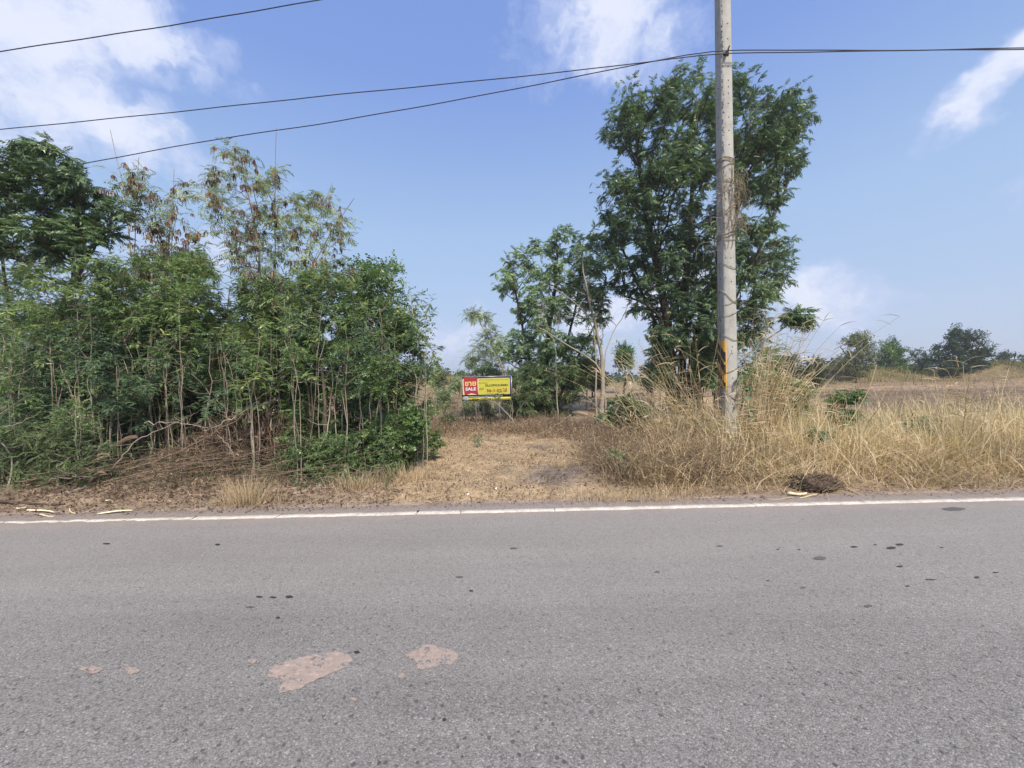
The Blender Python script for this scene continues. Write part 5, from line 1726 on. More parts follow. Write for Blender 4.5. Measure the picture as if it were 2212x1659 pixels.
def in_band(x, y):
    c = 11.6 - .55 * np.clip(x - .2, 0, 4)
    return np.exp(-((y - c - 1.0) / 1.9) ** 4) * np.clip((x + 3.6) / 1.0, 0, 1) * np.clip((8 - x) / 2, 0, 1) * (.3 + .7 * pnoise(x, y))


mb, lf = MB(), MB()
xy = grass_region(5200, -4, 8, 8.0, 14.5, in_band)
low = np.where(np.abs(xy[:, 0] + .9) < 1.3, .62, 1.0) * np.where(xy[:, 1] < 11, .6, 1)
pp = twigs(mb, xy, rng.uniform(.2, .75, len(xy)) * low, rng.uniform(.3, .95, len(xy)), rng.uniform(.002, .004, len(xy)), n=5, curl=.4, tone=rng.random(len(xy)))
dead_leaf_on(lf, pp, 4, .075)
o = mb.obj('dead_weeds', M['twig'], None, loc=(0, 11.5, 0))
tag(o, 'dead brown weeds massed at the end of the path around the sale board posts', None, None, 'stuff')
xy = grass_region(9000, -4, 8, 8.4, 15, in_band)
low = np.where(np.abs(xy[:, 0] + .9) < 1.3, .6, 1.0)
scatter_grass('t', lf, xy, rng.uniform(.15, .65, len(xy)) * low, np.clip(np.abs(rng.normal(.45, .3, len(xy))), 0, 1), rng.uniform(.004, .010, len(xy)), None, '', tone=np.clip(rng.normal(.45, .27, len(xy)), 0, 1))
o = lf.obj('dead_grass', M['weed'], None, loc=(0, 11.5, 0))
tag(o, 'withered brown grass among the dead weeds at the end of the path', None, None, 'stuff')

# slope to the left of the sign, scrub on mounds, stubble on the field
mb = MB()
xy = grass_region(15000, -16, 4, 14, 38, lambda x, y: np.exp(-((x + 5 + (y - 14) * .05) / 5.5) ** 4) * (.3 + .7 * pnoise(x, y, .5)))
scatter_grass('t', mb, xy, rng.uniform(.12, .5, len(xy)), np.abs(rng.normal(.5, .3, len(xy))), rng.uniform(.010, .022, len(xy)), None, '', tone=np.clip(rng.normal(.5, .22, len(xy)) + .2 * (pnoise(xy[:, 0], xy[:, 1], .4) - .5), 0, 1), n=3)
o = mb.obj('slope_grass', M['weed'], None, loc=(-5, 25, 0))
tag(o, 'dry scrubby grass on the slope rising behind the sale board', None, None, 'stuff')
mb = MB()
xs_, ys_ = [], []
for (mx, my, h, sx, sy), nn in zip(MOUNDS, (0, 5200, 3400, 1600, 2000, 2500, 900)):
    xs_.append(rng.normal(mx, sx * .75, nn))
    ys_.append(rng.normal(my, sy * .75, nn))
xy = np.stack([np.concatenate(xs_), np.concatenate(ys_)], 1)
scatter_grass('t', mb, xy, rng.uniform(.2, .75, len(xy)), np.abs(rng.normal(.35, .25, len(xy))), rng.uniform(.02, .05, len(xy)), None, '', tone=np.clip(rng.normal(.45, .25, len(xy)), 0, 1), n=4)
o = mb.obj('mound_grass', M['greengrass'], None, loc=(38, 43, 0))
tag(o, 'yellow-green rough grass covering the mounds beyond the field', None, None, 'stuff')
mb = MB()
xy = grass_region(16000, 3, 60, 11, 42, lambda x, y: np.clip((x - y * .12) / 3, 0, 1) * np.clip(22 / (y + 6), 0, 1) * (.25 + .75 * pnoise(x, y * 2, .45)) * (x < y * 1.45 + 2))
scatter_grass('t', mb, xy, rng.uniform(.06, .32, len(xy)), np.clip(np.abs(rng.normal(.6, .3, len(xy))), 0, 1), rng.uniform(.010, .03, len(xy)), None, '', tone=np.clip(rng.normal(.42, .25, len(xy)), 0, 1), n=3)
o = mb.obj('field_stubble', M['weed'], None, loc=(20, 25, 0))
tag(o, 'brown stubble and dead weeds strewn over the turned field', None, None, 'stuff')

# reed clumps round the pole
def reeds(label, cx, cy, n, hmax, spread, lean_az, leanamt, seed):
    global rng
    rng = np.random.default_rng(seed)
    t = thing('reed_clump', label, 'reeds', on(cx, cy), 'clumps of tall dry reeds')
    mb, lf = MB(), MB()
    P_, R_ = [], []
    for i in range(n):
        b = np.array([cx + rng.normal(0, spread), cy + rng.normal(0, spread * .8)])
        h = hmax * rng.uniform(.45, 1.32)
        a = lean_az + rng.normal(0, .9)
        l = leanamt * rng.uniform(.2, 1.6)
        t_ = np.linspace(0, 1, 8)
        q = np.stack([b[0] + math.cos(a) * l * h * t_ ** 1.5, b[1] + math.sin(a) * l * h * t_ ** 1.5, float(gz(b[0], b[1])) + h * (t_ - .12 * l * t_ ** 2)], 1)
        q[1:] += np.cumsum(rng.normal(0, .010, (7, 3)), 0)
        P_.append(q)
        R_.append(rng.uniform(.004, .009) * np.linspace(1, .35, 8))
    P_ = np.array(P_)
    mb.tubes(P_, np.array(R_), 4)
    tag(mb.obj('stalks', M['reed'], t), kind='stuff')
    # long dry leaves off the stalks
    per = 7
    k = len(P_)
    idx = rng.integers(2, 8, (k, per))
    pos = P_[np.arange(k)[:, None], idx].reshape(-1, 3)
    D = unit(rand_dirs(len(pos)) * np.array([1, 1, .3]) + np.array([0, 0, .55]))
    Ls = rng.uniform(.12, .42, len(pos))
    tt = np.linspace(0, 1, 5)
    q = pos[:, None, :] + (tt[None, :, None] * (D * Ls[:, None])[:, None, :]) + (tt[None, :] ** 2 * -.38 * Ls[:, None])[:, :, None] * np.array([0, 0, 1.0])
    sd_ = unit(np.cross(D, rand_dirs(len(pos))))
    lf.strips(q, sd_, rng.uniform(.006, .014, len(pos))[:, None] * np.array([.6, 1, .9, .6, .15])[None])
    tag(lf.obj('blades', M['straw'], t), kind='stuff')


xr = P(1500, 900, 7.2)[0]
reeds('tall dry reeds leaning away left of the concrete pole', xr + .12, 7.35, 70, 1.75, .22, math.pi * .95, .55, 301)
reeds('tall dry reeds standing close on the right side of the concrete pole', PX + .55, 7.1, 80, 2.05, .18, .2, .28, 302)
reeds('slanting dry reeds a little right of the pole, leaning to the right', PX + 1.0, 7.5, 60, 1.95, .2, 0.1, .6, 303)
reeds('pale dry reeds between the bare tree and the tall trunks, leaning left', 2.75, 7.3, 60, 1.45, .25, math.pi, .75, 304)
reeds('thin dry reeds at the right border of the verge grass', 7.9, 6.6, 50, 1.15, .35, 1.2, .35, 305)
reeds('low dry reeds just in front of the concrete pole foot', PX - .1, 6.4, 60, 1.0, .3, math.pi * .8, .6, 306)
reeds('short dry reeds in the grass between the pole and the drooping sapling', 5.3, 6.6, 45, 1.0, .35, .5, .4, 307)

rng = np.random.default_rng(320)
mb = MB()
q = [P(1790, 985, 6.6), P(1857, 878, 6.6), P(1880, 841, 6.6), P(1890, 800, 6.6), P(1893, 788, 6.6)]
q[0] = on(q[0][0], q[0][1])
mb.tubes(resample(q, 10), np.linspace(.009, .005, 10), 6)
for k in range(5):
    a = P(1890, 795, 6.6)
    mb.tubes(resample([a, a + rng.normal(0, .03, 3) + [0, 0, .04], a + rng.normal(0, .06, 3) + [0, 0, .09]], 5), .002, 4)
o = mb.obj('dry_stalk', M['reed'], None, loc=on(P(1790, 985, 6.6)[0], 6.6))
tag(o, 'single thick dry stalk rising bent above the grass against the field', 'stalk')

# grass tuft by the road, left
def tuft(label, cx, cy, n, h, spread, seed):
    global rng
    rng = np.random.default_rng(seed)
    mb = MB()
    xy = np.stack([rng.normal(cx, spread, n), rng.normal(cy, spread * .4, n)], 1)
    az = np.arctan2(xy[:, 1] - cy, (xy[:, 0] - cx)) + rng.normal(0, .7, n)
    scatter_grass('t', mb, xy, rng.uniform(.5, 1.1, n) * h, np.clip(np.abs(rng.normal(.3, .2, n)), 0, .9), rng.uniform(.003, .006, n), None, '', tone=np.clip(rng.normal(.5, .25, n), 0, 1), az=az, n=6)
    o = mb.obj('grass_tuft', M['straw'], None, loc=on(cx, cy))
    tag(o, label, 'grass tuft', 'tufts of dry grass')


c = G(530, 1092)
tuft('large pale tuft of dry grass standing at the road edge under the ferny acacia', c[0], c[1] + .08, 420, .42, .20, 331)
c = G(770, 1060)
tuft('wispy grey tuft of dry grass below the three thin pale stems', c[0], c[1] + .1, 260, .36, .18, 332)
c = G(880, 1035)
tuft('brownish tuft of dry grass in front of the stone beside the path', c[0], c[1], 380, .30, .22, 333)
c = G(1310, 1085)
tuft('short tuft of dry grass at the road edge on the right side of the path', c[0], c[1] + .05, 260, .20, .25, 334)
c = G(1420, 1085)
tuft('low spreading tuft of dry grass at the road edge in front of the brown tangle', c[0], c[1] + .08, 260, .22, .28, 335)
c = G(1215, 1010)
tuft('thin tuft of dry grass beside the bare earth patch on the path', c[0], c[1], 120, .22, .10, 336)

rng = np.random.default_rng(345)
n = 4000
x = rng.uniform(-11, -1.75, n)
y = rng.uniform(5.6, 8.2, n)
pos = np.stack([x, y, gz(x, y) + rng.random(n) ** 1.4 * (.35 + .65 * pnoise(x, y, 1.3))], 1)
pos = pos[~((x > -6.2) & (x < -3.3) & (y < 6.6))]
n = len(pos)
mb = MB()
leaves(mb, 'fine', pos, unit(rng.normal(size=(n, 3)) * np.array([1, 1, .5])), rng.uniform(.08, .16, n), rng.random(n) * .8)
xy = np.stack([x, y], 1)[:1500]
twigs(mb, xy, rng.uniform(.3, 1.0, 1500), rng.uniform(.6, .98, 1500), rng.uniform(.002, .004, 1500), curl=.2)
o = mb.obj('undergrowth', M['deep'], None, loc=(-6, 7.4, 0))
tag(o, 'low dark green undergrowth carpeting the floor of the thicket', None, None, 'stuff')

# ------------------------------------------------------------------ cut brush pile on the left
rng = np.random.default_rng(350)


def pile_h(x):
    return .16 + .82 * np.exp(-((x + 4.5) / 1.1) ** 2) + .16 * np.exp(-((x + 7.2) / 1.6) ** 2) + .10 * np.exp(-((x + 2.6) / .7) ** 2)


mb, lf = MB(), MB()
n = 2500
x = rng.uniform(-10, -2.3, n)
y = rng.uniform(5.3, 7.2, n)
keep = rng.random(n) < .35 + .65 * np.exp(-((x + 4.8) / 1.8) ** 2)
x, y = x[keep], y[keep]
xy = np.stack([x, y], 1)
H = pile_h(x) * np.clip((y - 5.65) / .6, .06, 1)
dz = rng.random(len(x)) * H * .75
pp = twigs(mb, xy, rng.uniform(.25, 1.0, len(x)) * np.clip(H * 1.6, .3, 1), rng.uniform(-.2, .95, len(x)), rng.uniform(.002, .006, len(x)), dz=dz, curl=.6)
dead_leaf_on(lf, pp, 5, .055)
k = 50
x0 = rng.uniform(-7.6, -3.4, k)
y0 = rng.uniform(5.5, 6.2, k)
L_ = rng.uniform(.8, 2.1, k)
sl = rng.uniform(.05, .55, k)
tt = np.linspace(0, 1, 9)
q = np.stack([x0[:, None] + L_[:, None] * tt, y0[:, None] + rng.normal(.15, .25, k)[:, None] * tt, gz(x0, y0)[:, None] + .05 + rng.random(k)[:, None] * .25 + (sl * L_ * .8)[:, None] * (tt - rng.uniform(.2, .55, k)[:, None] * tt ** 2)], 2)
q[:, 1:] += np.cumsum(rng.normal(0, .012, (k, 8, 3)), 1)
mb.tubes(q, rng.uniform(.0025, .0075, k)[:, None] * np.linspace(1, .35, 9)[None], 5, rng.uniform(.5, 1, k))
o = mb.obj('brushwood', M['twig'], None, loc=(-5, 6, 0))
tag(o, 'heap of dead brown cut brushwood between road and thicket', None, None, 'stuff')
hang = rng.random(3400)
xx = rng.normal(-4.6, .85, 3400)
yy = rng.uniform(6.1, 7.1, 3400)
zz = gz(xx, yy) + rng.random(3400) * pile_h(xx) * 1.05 + .05
pos = np.stack([xx, yy, zz], 1)
Ls = rng.uniform(.04, .15, 3400)
q = pos[:, None, :] + np.stack([rng.normal(0, .2, (3400, 3)), rng.normal(0, .3, (3400, 3)), rng.normal(0, .3, (3400, 3))], 2).transpose(0, 2, 1) * Ls[:, None, None] * .6
q[:, :, 2] -= (Ls[:, None] * np.array([0, .5, 1])[None])
lf.strips(q, unit(rng.normal(size=(3400, 3)) * np.array([1, 1, .1])), (Ls * .13)[:, None] * np.array([.6, 1, .4])[None])
o = lf.obj('dead_foliage', M['dead'], None, loc=(-5, 6, 0))
tag(o, 'withered brown foliage hanging in the heap of cut brushwood', None, None, 'stuff')


def branch(name, label, cat, pts, w0, w1, material, group=None, side_shoots=0, seed=0):
    global rng
    rng = np.random.default_rng(seed)
    P3 = [P(*p) for p in pts]
    q = resample(P3, 16)
    q[1:-1] += rng.normal(0, .012, (14, 3))
    for i in range(16):
        q[i, 2] = max(q[i, 2], float(gz(q[i, 0], q[i, 1])) + .012)
    px = pts[0][2] / F
    mb = MB()
    mb.tubes(q, np.linspace(w0, w1, 16) * px / 2, 7)
    for k in range(side_shoots):
        i = rng.integers(4, 15)
        e = q[i] + np.array([rng.normal(0, .2), rng.normal(0, .1), rng.uniform(-.05, .25)])
        mb.tubes(resample([q[i], (q[i] + e) / 2 + rng.normal(0, .03, 3), e], 6), np.linspace(.0035, .0015, 6), 4)
    o = mb.obj(name, material, None, True, loc=q[0])
    tag(o, label, cat, group)


CB = 'cut branches in the brush heap'
br = [
    ('long thin branch arching low over the heap at the far left', [(60, 1042, 5.9), (98, 1021, 5.9), (170, 1011, 5.9), (215, 1014, 6)], 3, 2),
    ('thin branch arching just beneath the leftmost arched one', [(80, 1050, 5.8), (119, 1033, 5.8), (180, 1027, 5.8), (214, 1033, 5.9)], 3, 2),
    ('thick short branch lying slanted at the left foot of the heap', [(100, 1080, 5.6), (140, 1066, 5.7), (195, 1050, 5.9)], 5, 3.5),
    ('longest straight branch slanting up to the right across the heap', [(225, 1074, 5.6), (270, 1040, 5.8), (320, 1016, 6), (384, 1000, 6.1), (450, 1003, 6.2)], 3, 2),
    ('branch slanting steeply up toward the withered leaf fans', [(245, 1010, 6.2), (298, 947, 6.3), (351, 926, 6.4), (400, 905, 6.5)], 3, 1.5),
    ('pale branch lying nearly level across the lower heap', [(250, 1062, 5.7), (297, 1064, 5.7), (351, 1066, 5.8), (400, 1064, 5.9)], 3, 2),
    ('long branch running up to the right through the middle of the heap', [(268, 1016, 6.1), (357, 989, 6.2), (440, 950, 6.3), (524, 896, 6.4)], 3.5, 2),
    ('level thin branch over the top of the heap', [(312, 914, 6.5), (393, 913, 6.5), (452, 925, 6.5)], 2.5, 1.5),
    ('grey branch slanting down from the ferny acacia to the heap top', [(560, 868, 6.6), (500, 905, 6.5), (440, 930, 6.4)], 3.5, 2),
    ('forked pale dead shoot standing at the right end of the heap', [(505, 1045, 5.9), (506, 990, 6.0), (495, 960, 6.1), (470, 940, 6.2)], 3, 1.5),
    ('dark branch lying right of the large pale grass tuft', [(630, 1086, 5.5), (700, 1064, 5.7), (740, 1050, 5.8)], 5, 3),
    ('pale-ended cut branch poking out low beside the dark branch', [(628, 1037, 5.9), (655, 1052, 5.9), (720, 1080, 5.8)], 5, 3),
    ('thin curved branch hooped over the ground right of the dark branch', [(665, 1052, 5.9), (700, 1026, 6), (760, 1045, 6), (790, 1062, 5.9)], 2.5, 1.5),
    ('sloping twig crossing in front of the three thin pale stems', [(690, 1072, 5.8), (790, 1030, 6.0), (850, 1000, 6.2)], 2, 1.2),
]
for k, (lb, pts, a, b) in enumerate(br):
    pts = [(u_, v_, d_ - .12 - .25 * (d_ > 5.9)) for u_, v_, d_ in pts]
    branch('cut_branch', lb, 'branch', pts, a * .95, b * .9, M['gtwig'] if k % 3 else M['twig'], CB, 9, 360 + k)
branch('log', 'dark stripped log lying along the road edge at the far left', 'log', [(-120, 1068, 5.4), (0, 1082, 5.3), (60, 1092, 5.25), (140, 1098, 5.2)], 9, 4, M['dbark'], None, 0, 380)
branch('cut_stump', 'upright cut stem with a sawn end left of the ferny acacia stems', 'stump', [(531, 1000, 6.3), (533, 960, 6.3), (537, 924, 6.3)], 7, 6, M['bark'], 'sawn-off stems', 0, 381)
branch('cut_stump', 'upright sawn-off stem with a short cross piece, beside the other sawn one', 'stump', [(555, 1016, 6.3), (557, 960, 6.3), (558, 930, 6.3)], 7, 6, M['bark'], 'sawn-off stems', 0, 382)
branch('sawn_limb', 'sawn-off grey limb pointing right above the brush heap', 'branch', [(480, 922, 6.7), (560, 878, 6.5), (598, 863, 6.4)], 7, 7, M['gtwig'], None, 0, 383)
branch('fallen_branch', 'dark dead branch slanting down through the brown tangle beside the path', 'branch', [(1300, 945, 7.0), (1360, 985, 6.3), (1410, 1005, 6.0)], 3.5, 2, M['dbark'], 'fallen branches right of the path', 5, 384)
branch('fallen_branch', 'pale thin branch lying on the dead weeds in front of the sale board', 'branch', [(1030, 940, 10.2), (1060, 955, 9.8), (1100, 962, 9.6)], 2.4, 1.5, M['gtwig'], 'fallen branches right of the path', 3, 385)
branch('fallen_branch', 'brown branch slanting up out of the weeds right of the sale board', 'branch', [(1160, 945, 10.4), (1190, 925, 10.5), (1235, 895, 10.6)], 3, 1.5, M['bark'], 'fallen branches right of the path', 3, 386)
branch('fallen_branch', 'bent straw-coloured stem arching over the tangle in front of the pole', 'branch', [(1660, 1085, 5.4), (1590, 1010, 5.8), (1540, 1045, 5.6), (1500, 1075, 5.4)], 3, 2, M['reed'], 'fallen branches right of the path', 3, 387)

# withered palm-like leaf fans on the heap
def fan(label, u, v, d, sz, seed):
    global rng
    rng = np.random.default_rng(seed)
    c = P(u, v, d)
    t = thing('leaf_fan', label, 'dead leaf', c, 'withered leaf fans on the brush heap')
    for k in range(9):
        mb = MB()
        a = rng.uniform(math.pi * .55, math.pi * 1.35)
        dirv = np.array([math.cos(a), rng.uniform(-.5, .2), math.sin(a) * .2 + .25])
        t_ = np.linspace(0, 1, 6)
        l = sz * rng.uniform(.6, 1)
        q = c + t_[:, None] * unit(dirv)[None] * l + (t_[:, None] ** 2) * np.array([0, 0, -.75 * l])
        mb.strips(q[None], unit(np.array([[.2, .5, .8]]) + rng.normal(0, .3, (1, 3))), (sz * .11 * np.array([.3, .9, 1, .9, .6, .1]))[None], [rng.uniform(.3, 1)])
        mb.obj('leaf', M['dead'], t)


fan('drooping withered leaf fan, leftmost one over the dark gap in the heap', 236, 985, 6.0, .34, 391)
fan('withered leaf fan hanging highest, against the pale leaning sapling', 298, 945, 6.1, .34, 392)
fan('withered leaf fan lowest down, near the middle of the heap', 232, 1025, 5.8, .26, 393)
fan('withered leaf fan by the forked dead shoot at the right end of the heap', 508, 985, 6.0, .26, 394)

# ------------------------------------------------------------------ chips, stones, mound, litter
def chip(label, u0, v0, u1, v1, w, material, group, seed, name='wood_splinter', cat='wood splinter', th=.012):
    global rng
    rng = np.random.default_rng(seed)
    a, b = G(u0, v0), G(u1, v1)
    d = b - a
    n = 7
    t_ = np.linspace(0, 1, n)
    q = a + t_[:, None] * d
    q[:, 2] = gz(q[:, 0], q[:, 1]) + .018 + .01 * np.sin(t_ * 3 + seed)
    q[:, 1] += .012 * np.sin(t_ * 4 + seed)
    s_ = unit(np.array([-d[1], d[0], 0]))
    ww = w * np.array([.5, .95, 1, .9, .75, .5, .15])
    V = []
    for i in range(n):
        for dx, dz in ((-1, 0), (-.5, th), (.5, th * .8), (1, 0)):
            V.append(q[i] + s_ * dx * ww[i] / 2 + np.array([0, 0, dz + rng.normal(0, .001)]))
    Q = []
    for i in range(n - 1):
        for k in range(4):
            k2 = (k + 1) % 4
            Q.append((i * 4 + k, i * 4 + k2, i * 4 + 4 + k2, i * 4 + 4 + k))
    Q += [(0, 1, 2, 3), (4 * n - 4, 4 * n - 3, 4 * n - 2, 4 * n - 1)]
    mb = MB()
    mb.add(V, Q, rng.random())
    o = mb.obj(name, material, None, loc=q[0])
    tag(o, label, cat, group)


WS = 'pale wood splinters on the road edge'
chip('long curved pale splinter near the dark stripped log', 62, 1103, 116, 1112, .045, M['wood'], WS, 401)
chip('longest pale splinter, pointed at its right end, lying by the white line', 212, 1113, 288, 1106, .05, M['wood'], WS, 402)
chip('short pale chip lying in the leaf litter above the longest splinter', 228, 1086, 249, 1087, .05, M['wood'], WS, 403)
chip('thin flat splinter near the white line below the curved one', 84, 1117, 118, 1117, .025, M['wood'], WS, 404)
chip('small crossed splinter midway between the curved and the longest ones', 150, 1103, 162, 1113, .02, M['wood'], WS, 405)
chip('small flat splinter at the far left of the road edge', 38, 1099, 54, 1101, .03, M['wood'], WS, 406)
chip('tan bark chip by the large pale grass tuft', 572, 1088, 588, 1076, .12, M['straw'], WS, 407, th=.03)
BS = 'broken bamboo pieces by the soil heap'
chip('thickest broken bamboo piece lying in front of the dark soil heap', 1703, 1071, 1743, 1070, .045, M['wood'], BS, 411, 'bamboo_piece', 'bamboo piece', .03)
chip('thin bamboo sliver lying left of the thickest piece', 1655, 1081, 1715, 1079, .02, M['reed'], BS, 412, 'bamboo_piece', 'bamboo piece')
chip('short bamboo sliver lying just under the thickest piece', 1725, 1077, 1766, 1074, .02, M['reed'], BS, 413, 'bamboo_piece', 'bamboo piece')
chip('pale flat sliver lying on the shoulder below the brown tangle', 1350, 1083, 1385, 1086, .03, M['straw'], BS, 414, 'bamboo_piece', 'bamboo piece')
chip('slanted straw sliver right of the dark soil heap', 1826, 1058, 1856, 1070, .02, M['reed'], BS, 416, 'bamboo_piece', 'bamboo piece')


def lump(name, label, cat, c, sx, sy, sz, material, seed, rough=.18, fine=.0, res=40, group=None):
    r = np.random.default_rng(seed)
    th = np.linspace(0, 2 * math.pi, res, endpoint=False)
    ph = np.linspace(0, math.pi / 2 + .15, res // 3)
    T, Pp = np.meshgrid(th, ph)
    d = np.stack([np.cos(T) * np.sin(Pp), np.sin(T) * np.sin(Pp), np.cos(Pp)], -1)
    k = np.ones(T.shape)
    for f_ in (1.5, 2.7, 4.9, 8.3, 14):
        w = r.normal(size=(3,)) * f_
        w2 = r.normal(size=(3,)) * f_
        k += rough * 1.6 / f_ * np.sin(d @ w + r.uniform(0, 6)) * np.sin(d @ w2 + 1) * 1.4
    k += fine * r.normal(size=k.shape)
    V = d * k[..., None] * np.array([sx, sy, sz]) + np.array(c)
    m, n = T.shape
    i = np.arange(m - 1)[:, None] * n + np.arange(n)[None]
    j = np.arange(m - 1)[:, None] * n + (np.arange(n)[None] + 1) % n
    Q = np.stack([i, i + n, j + n, j], -1).reshape(-1, 4)
    mb = MB()
    mb.add(V.reshape(-1, 3), Q, .5)
    o = mb.obj(name, material, None, fine == 0, loc=c)
    tag(o, label, cat, group)


ms, t_ = mat('dark_soil')
geo = t_.add('ShaderNodeNewGeometry')
n1 = t_.noise(geo.outputs['Position'], 35, 6, .75)
n2 = t_.noise(geo.outputs['Position'], 8, 4, .6)
f = t_.math('ADD', t_.math('MULTIPLY', n1.outputs[0], .6), t_.math('MULTIPLY', n2.outputs[0], .4))
bp = t_.add('ShaderNodeBump', {'Strength': 1.0, 'Distance': .03, 'Height': f})
finish(t_, principled(t_, t_.ramp(f, [(.35, (.035, .025, .02)), (.5, (.085, .062, .048)), (.65, (.20, .155, .12))]), .95, .1, bp.outputs[0]))
c = G(1788, 1066)
lump('soil_heap', 'dark crumbly heap of soil at the road edge below the dry grass', 'soil heap', (c[0], c[1] + .22, float(gz(c[0], c[1])) - .02), .27, .22, .25, ms, 421, .24, .085, 84)
mstone, t_ = mat('grey_stone')
geo = t_.add('ShaderNodeNewGeometry')
n1 = t_.noise(geo.outputs['Position'], 22, 6, .7)
bp = t_.add('ShaderNodeBump', {'Strength': .6, 'Distance': .02, 'Height': n1.outputs[0]})
finish(t_, principled(t_, t_.ramp(n1.outputs[0], [(.35, (.13, .115, .09)), (.6, (.30, .27, .215))]), .9, .15, bp.outputs[0]))
c = G(898, 1004)
lump('stone', 'rounded grey-brown stone lying at the corner of thicket and path', 'stone', (c[0], c[1], c[2] - .03), .12, .10, .15, mstone, 422, .12, .006, 36)
mw = plain_mat('white_scrap', (.72, .72, .70), .6, .3)
for k, (lb, u, v, r_) in enumerate([('tiny white scrap on the mown straw in the middle of the path', 1072, 1058, .022), ('tiny white scrap near the road end of the path', 1011, 1070, .018), ('tiny white scrap at the foot of the brown tangle', 1432, 1062, .016)]):
    c = G(u, v)
    lump('white_scrap', lb, 'litter', (c[0], c[1], c[2] + .012), r_, r_ * .8, r_ * .7, mw, 430 + k, .2, .08, 12, 'white litter scraps')
# loose clods and pebbles along the shoulder
rng = np.random.default_rng(440)
mb = MB()
n = 2600
x = rng.uniform(-9, 11, n)
y = 4.70 + rng.gamma(2.0, .13, n)
z = np.where(y > 4.93, gz(x, y), 0.0)
r_ = rng.uniform(.002, .009, n)
ico = np.array([(1, 0, 0), (0, 1, 0), (-1, 0, 0), (0, -1, 0), (0, 0, 1), (0, 0, -1)], float)
V = np.stack([x, y, z + r_ * .4], 1)[:, None, :] + ico[None] * r_[:, None, None] * rng.uniform(.6, 1.3, (n, 6, 1))
Q = np.array([(0, 1, 4, 4), (1, 2, 4, 4), (2, 3, 4, 4), (3, 0, 4, 4)])
# quads only: use bipyramid sides as two kites
Q = np.array([(0, 1, 2, 4), (2, 3, 0, 4)])
mb.add(V.reshape(-1, 3), (Q[None] + (np.arange(n) * 6)[:, None, None]).reshape(-1, 4), np.repeat(rng.random(n), 2))
o = mb.obj('gravel', plain_mat('pale_grit', (.33, .27, .23), .9, .1, var=.3, scale=60), None, loc=(0, 5, 0))
tag(o, 'loose grit scattered along the shoulder of the road', None, None, 'stuff')

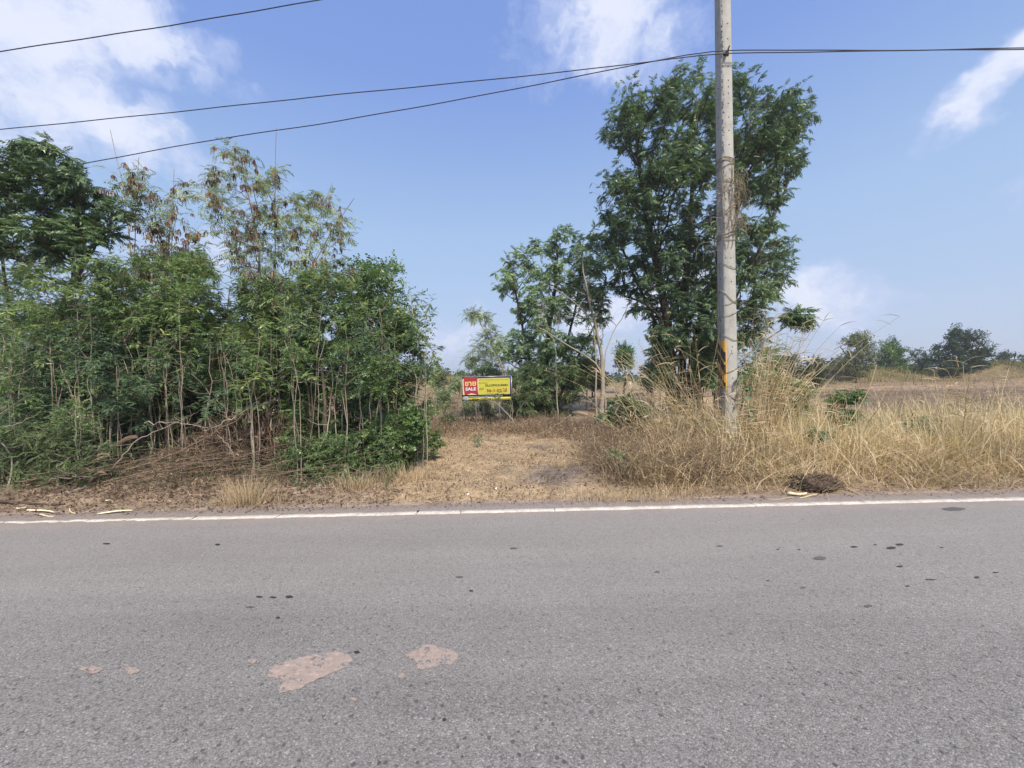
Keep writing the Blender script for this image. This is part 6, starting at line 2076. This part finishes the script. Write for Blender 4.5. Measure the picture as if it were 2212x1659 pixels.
# ------------------------------------------------------------------ far trees
FT = 'trees beyond the field'
far = [
    ('sparse grey-green tree on the mound, first beyond the field right of the pole', [([(1852, 840), (1850, 790), (1850, 750)], 6, 3), ([(1851, 800), (1832, 770), (1815, 750)], 3, 1.5), ([(1851, 800), (1870, 760), (1875, 740)], 3, 1.5)], [(1795, 780), (1800, 745), (1835, 715), (1870, 716), (1895, 745), (1895, 790), (1860, 812), (1830, 815)], 40, 34, M['fargrey'], .75),
    ('bright green rounded tree touching the sparse grey-green one', [([(1925, 830), (1925, 780)], 5, 3)], [(1885, 790), (1895, 745), (1930, 728), (1962, 745), (1972, 800), (1950, 815), (1890, 812)], 46, 40, M['fargreen'], .8),
    ('low dark tree in the dip between the bright green tree and the big round one', [([(1985, 830), (1985, 790)], 4, 2)], [(1962, 780), (1975, 752), (2005, 750), (2020, 780), (2015, 815), (1965, 818)], 50, 20, M['far'], .8),
    ('big round dark tree standing alone, largest beyond the field', [([(2078, 838), (2076, 800), (2070, 750)], 8, 4), ([(2082, 838), (2095, 790), (2110, 750)], 5, 3), ([(2074, 838), (2050, 790), (2035, 760)], 5, 3)], [(2005, 790), (2012, 755), (2040, 720), (2070, 700), (2100, 700), (2130, 725), (2148, 760), (2145, 800), (2110, 815), (2070, 812), (2030, 818)], 42, 70, M['far'], .8),
    ('small pale tree just right of the big round dark tree', [([(2165, 830), (2165, 780)], 3, 2)], [(2145, 790), (2155, 758), (2180, 755), (2198, 785), (2195, 812), (2150, 812)], 58, 18, M['far'], .8),
    ('dark tree at the right border beyond the brown mound', [([(2225, 830), (2225, 780)], 5, 3)], [(2190, 800), (2200, 765), (2240, 740), (2300, 750), (2310, 810), (2200, 815)], 56, 30, M['far'], .9),
    ('low bush at the foot of the mound beside the dry reeds', [([(1765, 840), (1765, 800)], 4, 2)], [(1735, 800), (1750, 772), (1775, 775), (1792, 805), (1785, 830), (1740, 832)], 30, 20, M['far'], .5),
    ('dark bush behind the tall grass right of the tall tree', [([(1700, 850), (1700, 800)], 4, 2)], [(1640, 800), (1670, 765), (1720, 758), (1745, 790), (1750, 830), (1650, 840)], 26, 34, M['far'], .55),
    ('small dense tree seen between the bare pale tree and the tall trunks', [([(1348, 840), (1350, 780)], 5, 3)], [(1320, 770), (1330, 742), (1355, 733), (1375, 760), (1375, 800), (1325, 805)], 30, 26, M['fargreen'], .5),
    ('dark bush low behind the tall trunks', [([(1540, 850), (1540, 810)], 4, 2)], [(1500, 800), (1520, 770), (1580, 765), (1600, 800), (1595, 840), (1505, 840)], 27, 26, M['far'], .5),
    ('dark bush between the small dense tree and the tall trunks', [([(1410, 850), (1410, 810)], 4, 2)], [(1375, 800), (1395, 775), (1430, 780), (1445, 840), (1380, 845)], 28, 20, M['far'], .5),
    ('low hazy bush on the skyline left of the sale board', [([(955, 840), (955, 815)], 3, 2)], [(925, 820), (935, 795), (965, 790), (985, 812), (985, 830), (930, 835)], 40, 18, M['fargrey'], .7),
    ('small hazy shrub nearest the board on the skyline', [([(990, 840), (990, 820)], 3, 2)], [(972, 815), (985, 800), (1005, 800), (1015, 830), (975, 832)], 38, 12, M['fargreen'], .5),
    ('dark bush low behind the mid-height tree at the field edge', [([(1280, 850), (1280, 810)], 4, 2)], [(1245, 800), (1265, 780), (1310, 785), (1320, 835), (1250, 845)], 27, 22, M['far'], .5),
]
for k, (lb, st, poly, dd, n, lm, cr) in enumerate(far):
    st = [([(a, b, dd) for a, b in pts], w0, w1) for pts, w0, w1 in st]
    tree('distant_tree', lb, 'tree', st, poly, dd, cr * 2.2, n, cr, 'tuft', cr * .62, lm, M['dbark'], FT, 7, 4, seed=500 + k, shrink=.5, tone0=.4, twig_r=.02)

# far line of woods all along the horizon
rng = np.random.default_rng(540)
mb = MB()
n = 1300
a = rng.uniform(rad(-72), rad(66), n)
d = rng.uniform(75, 130, n)
x, y = d * np.sin(a), d * np.cos(a)
pos = np.stack([x, y, gz(x, y) + rng.uniform(.3, 2.6, n) * (.7 + .5 * np.sin(a * 17) * np.sin(a * 7))], 1)
leaves(mb, 'tuft', pos, unit(rng.normal(size=(n, 3))), rng.uniform(2.2, 3.6, n), rng.random(n) * .8)
o = mb.obj('distant_woods', M['far'], None, loc=(0, 90, 0))
tag(o, 'low band of woods along the horizon', None, None, 'stuff')

# ------------------------------------------------------------------ air
def build_haze():
    m = bpy.data.materials.new('haze_air')
    m.use_nodes = True
    t = NT(m.node_tree)
    v = t.add('ShaderNodeVolumePrincipled')
    v.inputs['Color'].default_value = (.90, .92, .97, 1)
    v.inputs['Density'].default_value = HAZE
    v.inputs['Anisotropy'].default_value = 0.2
    o = t.add('ShaderNodeOutputMaterial')
    t.l.new(v.outputs[0], o.inputs['Volume'])
    mb = MB()
    mb.box((-900, -900, -4.2), (900, 900, 17.5))
    b = mb.obj('haze', m, None)
    tag(b, 'thin pale haze in the air over road and fields', None, None, 'stuff')


HAZE = 0.0011
build_haze()
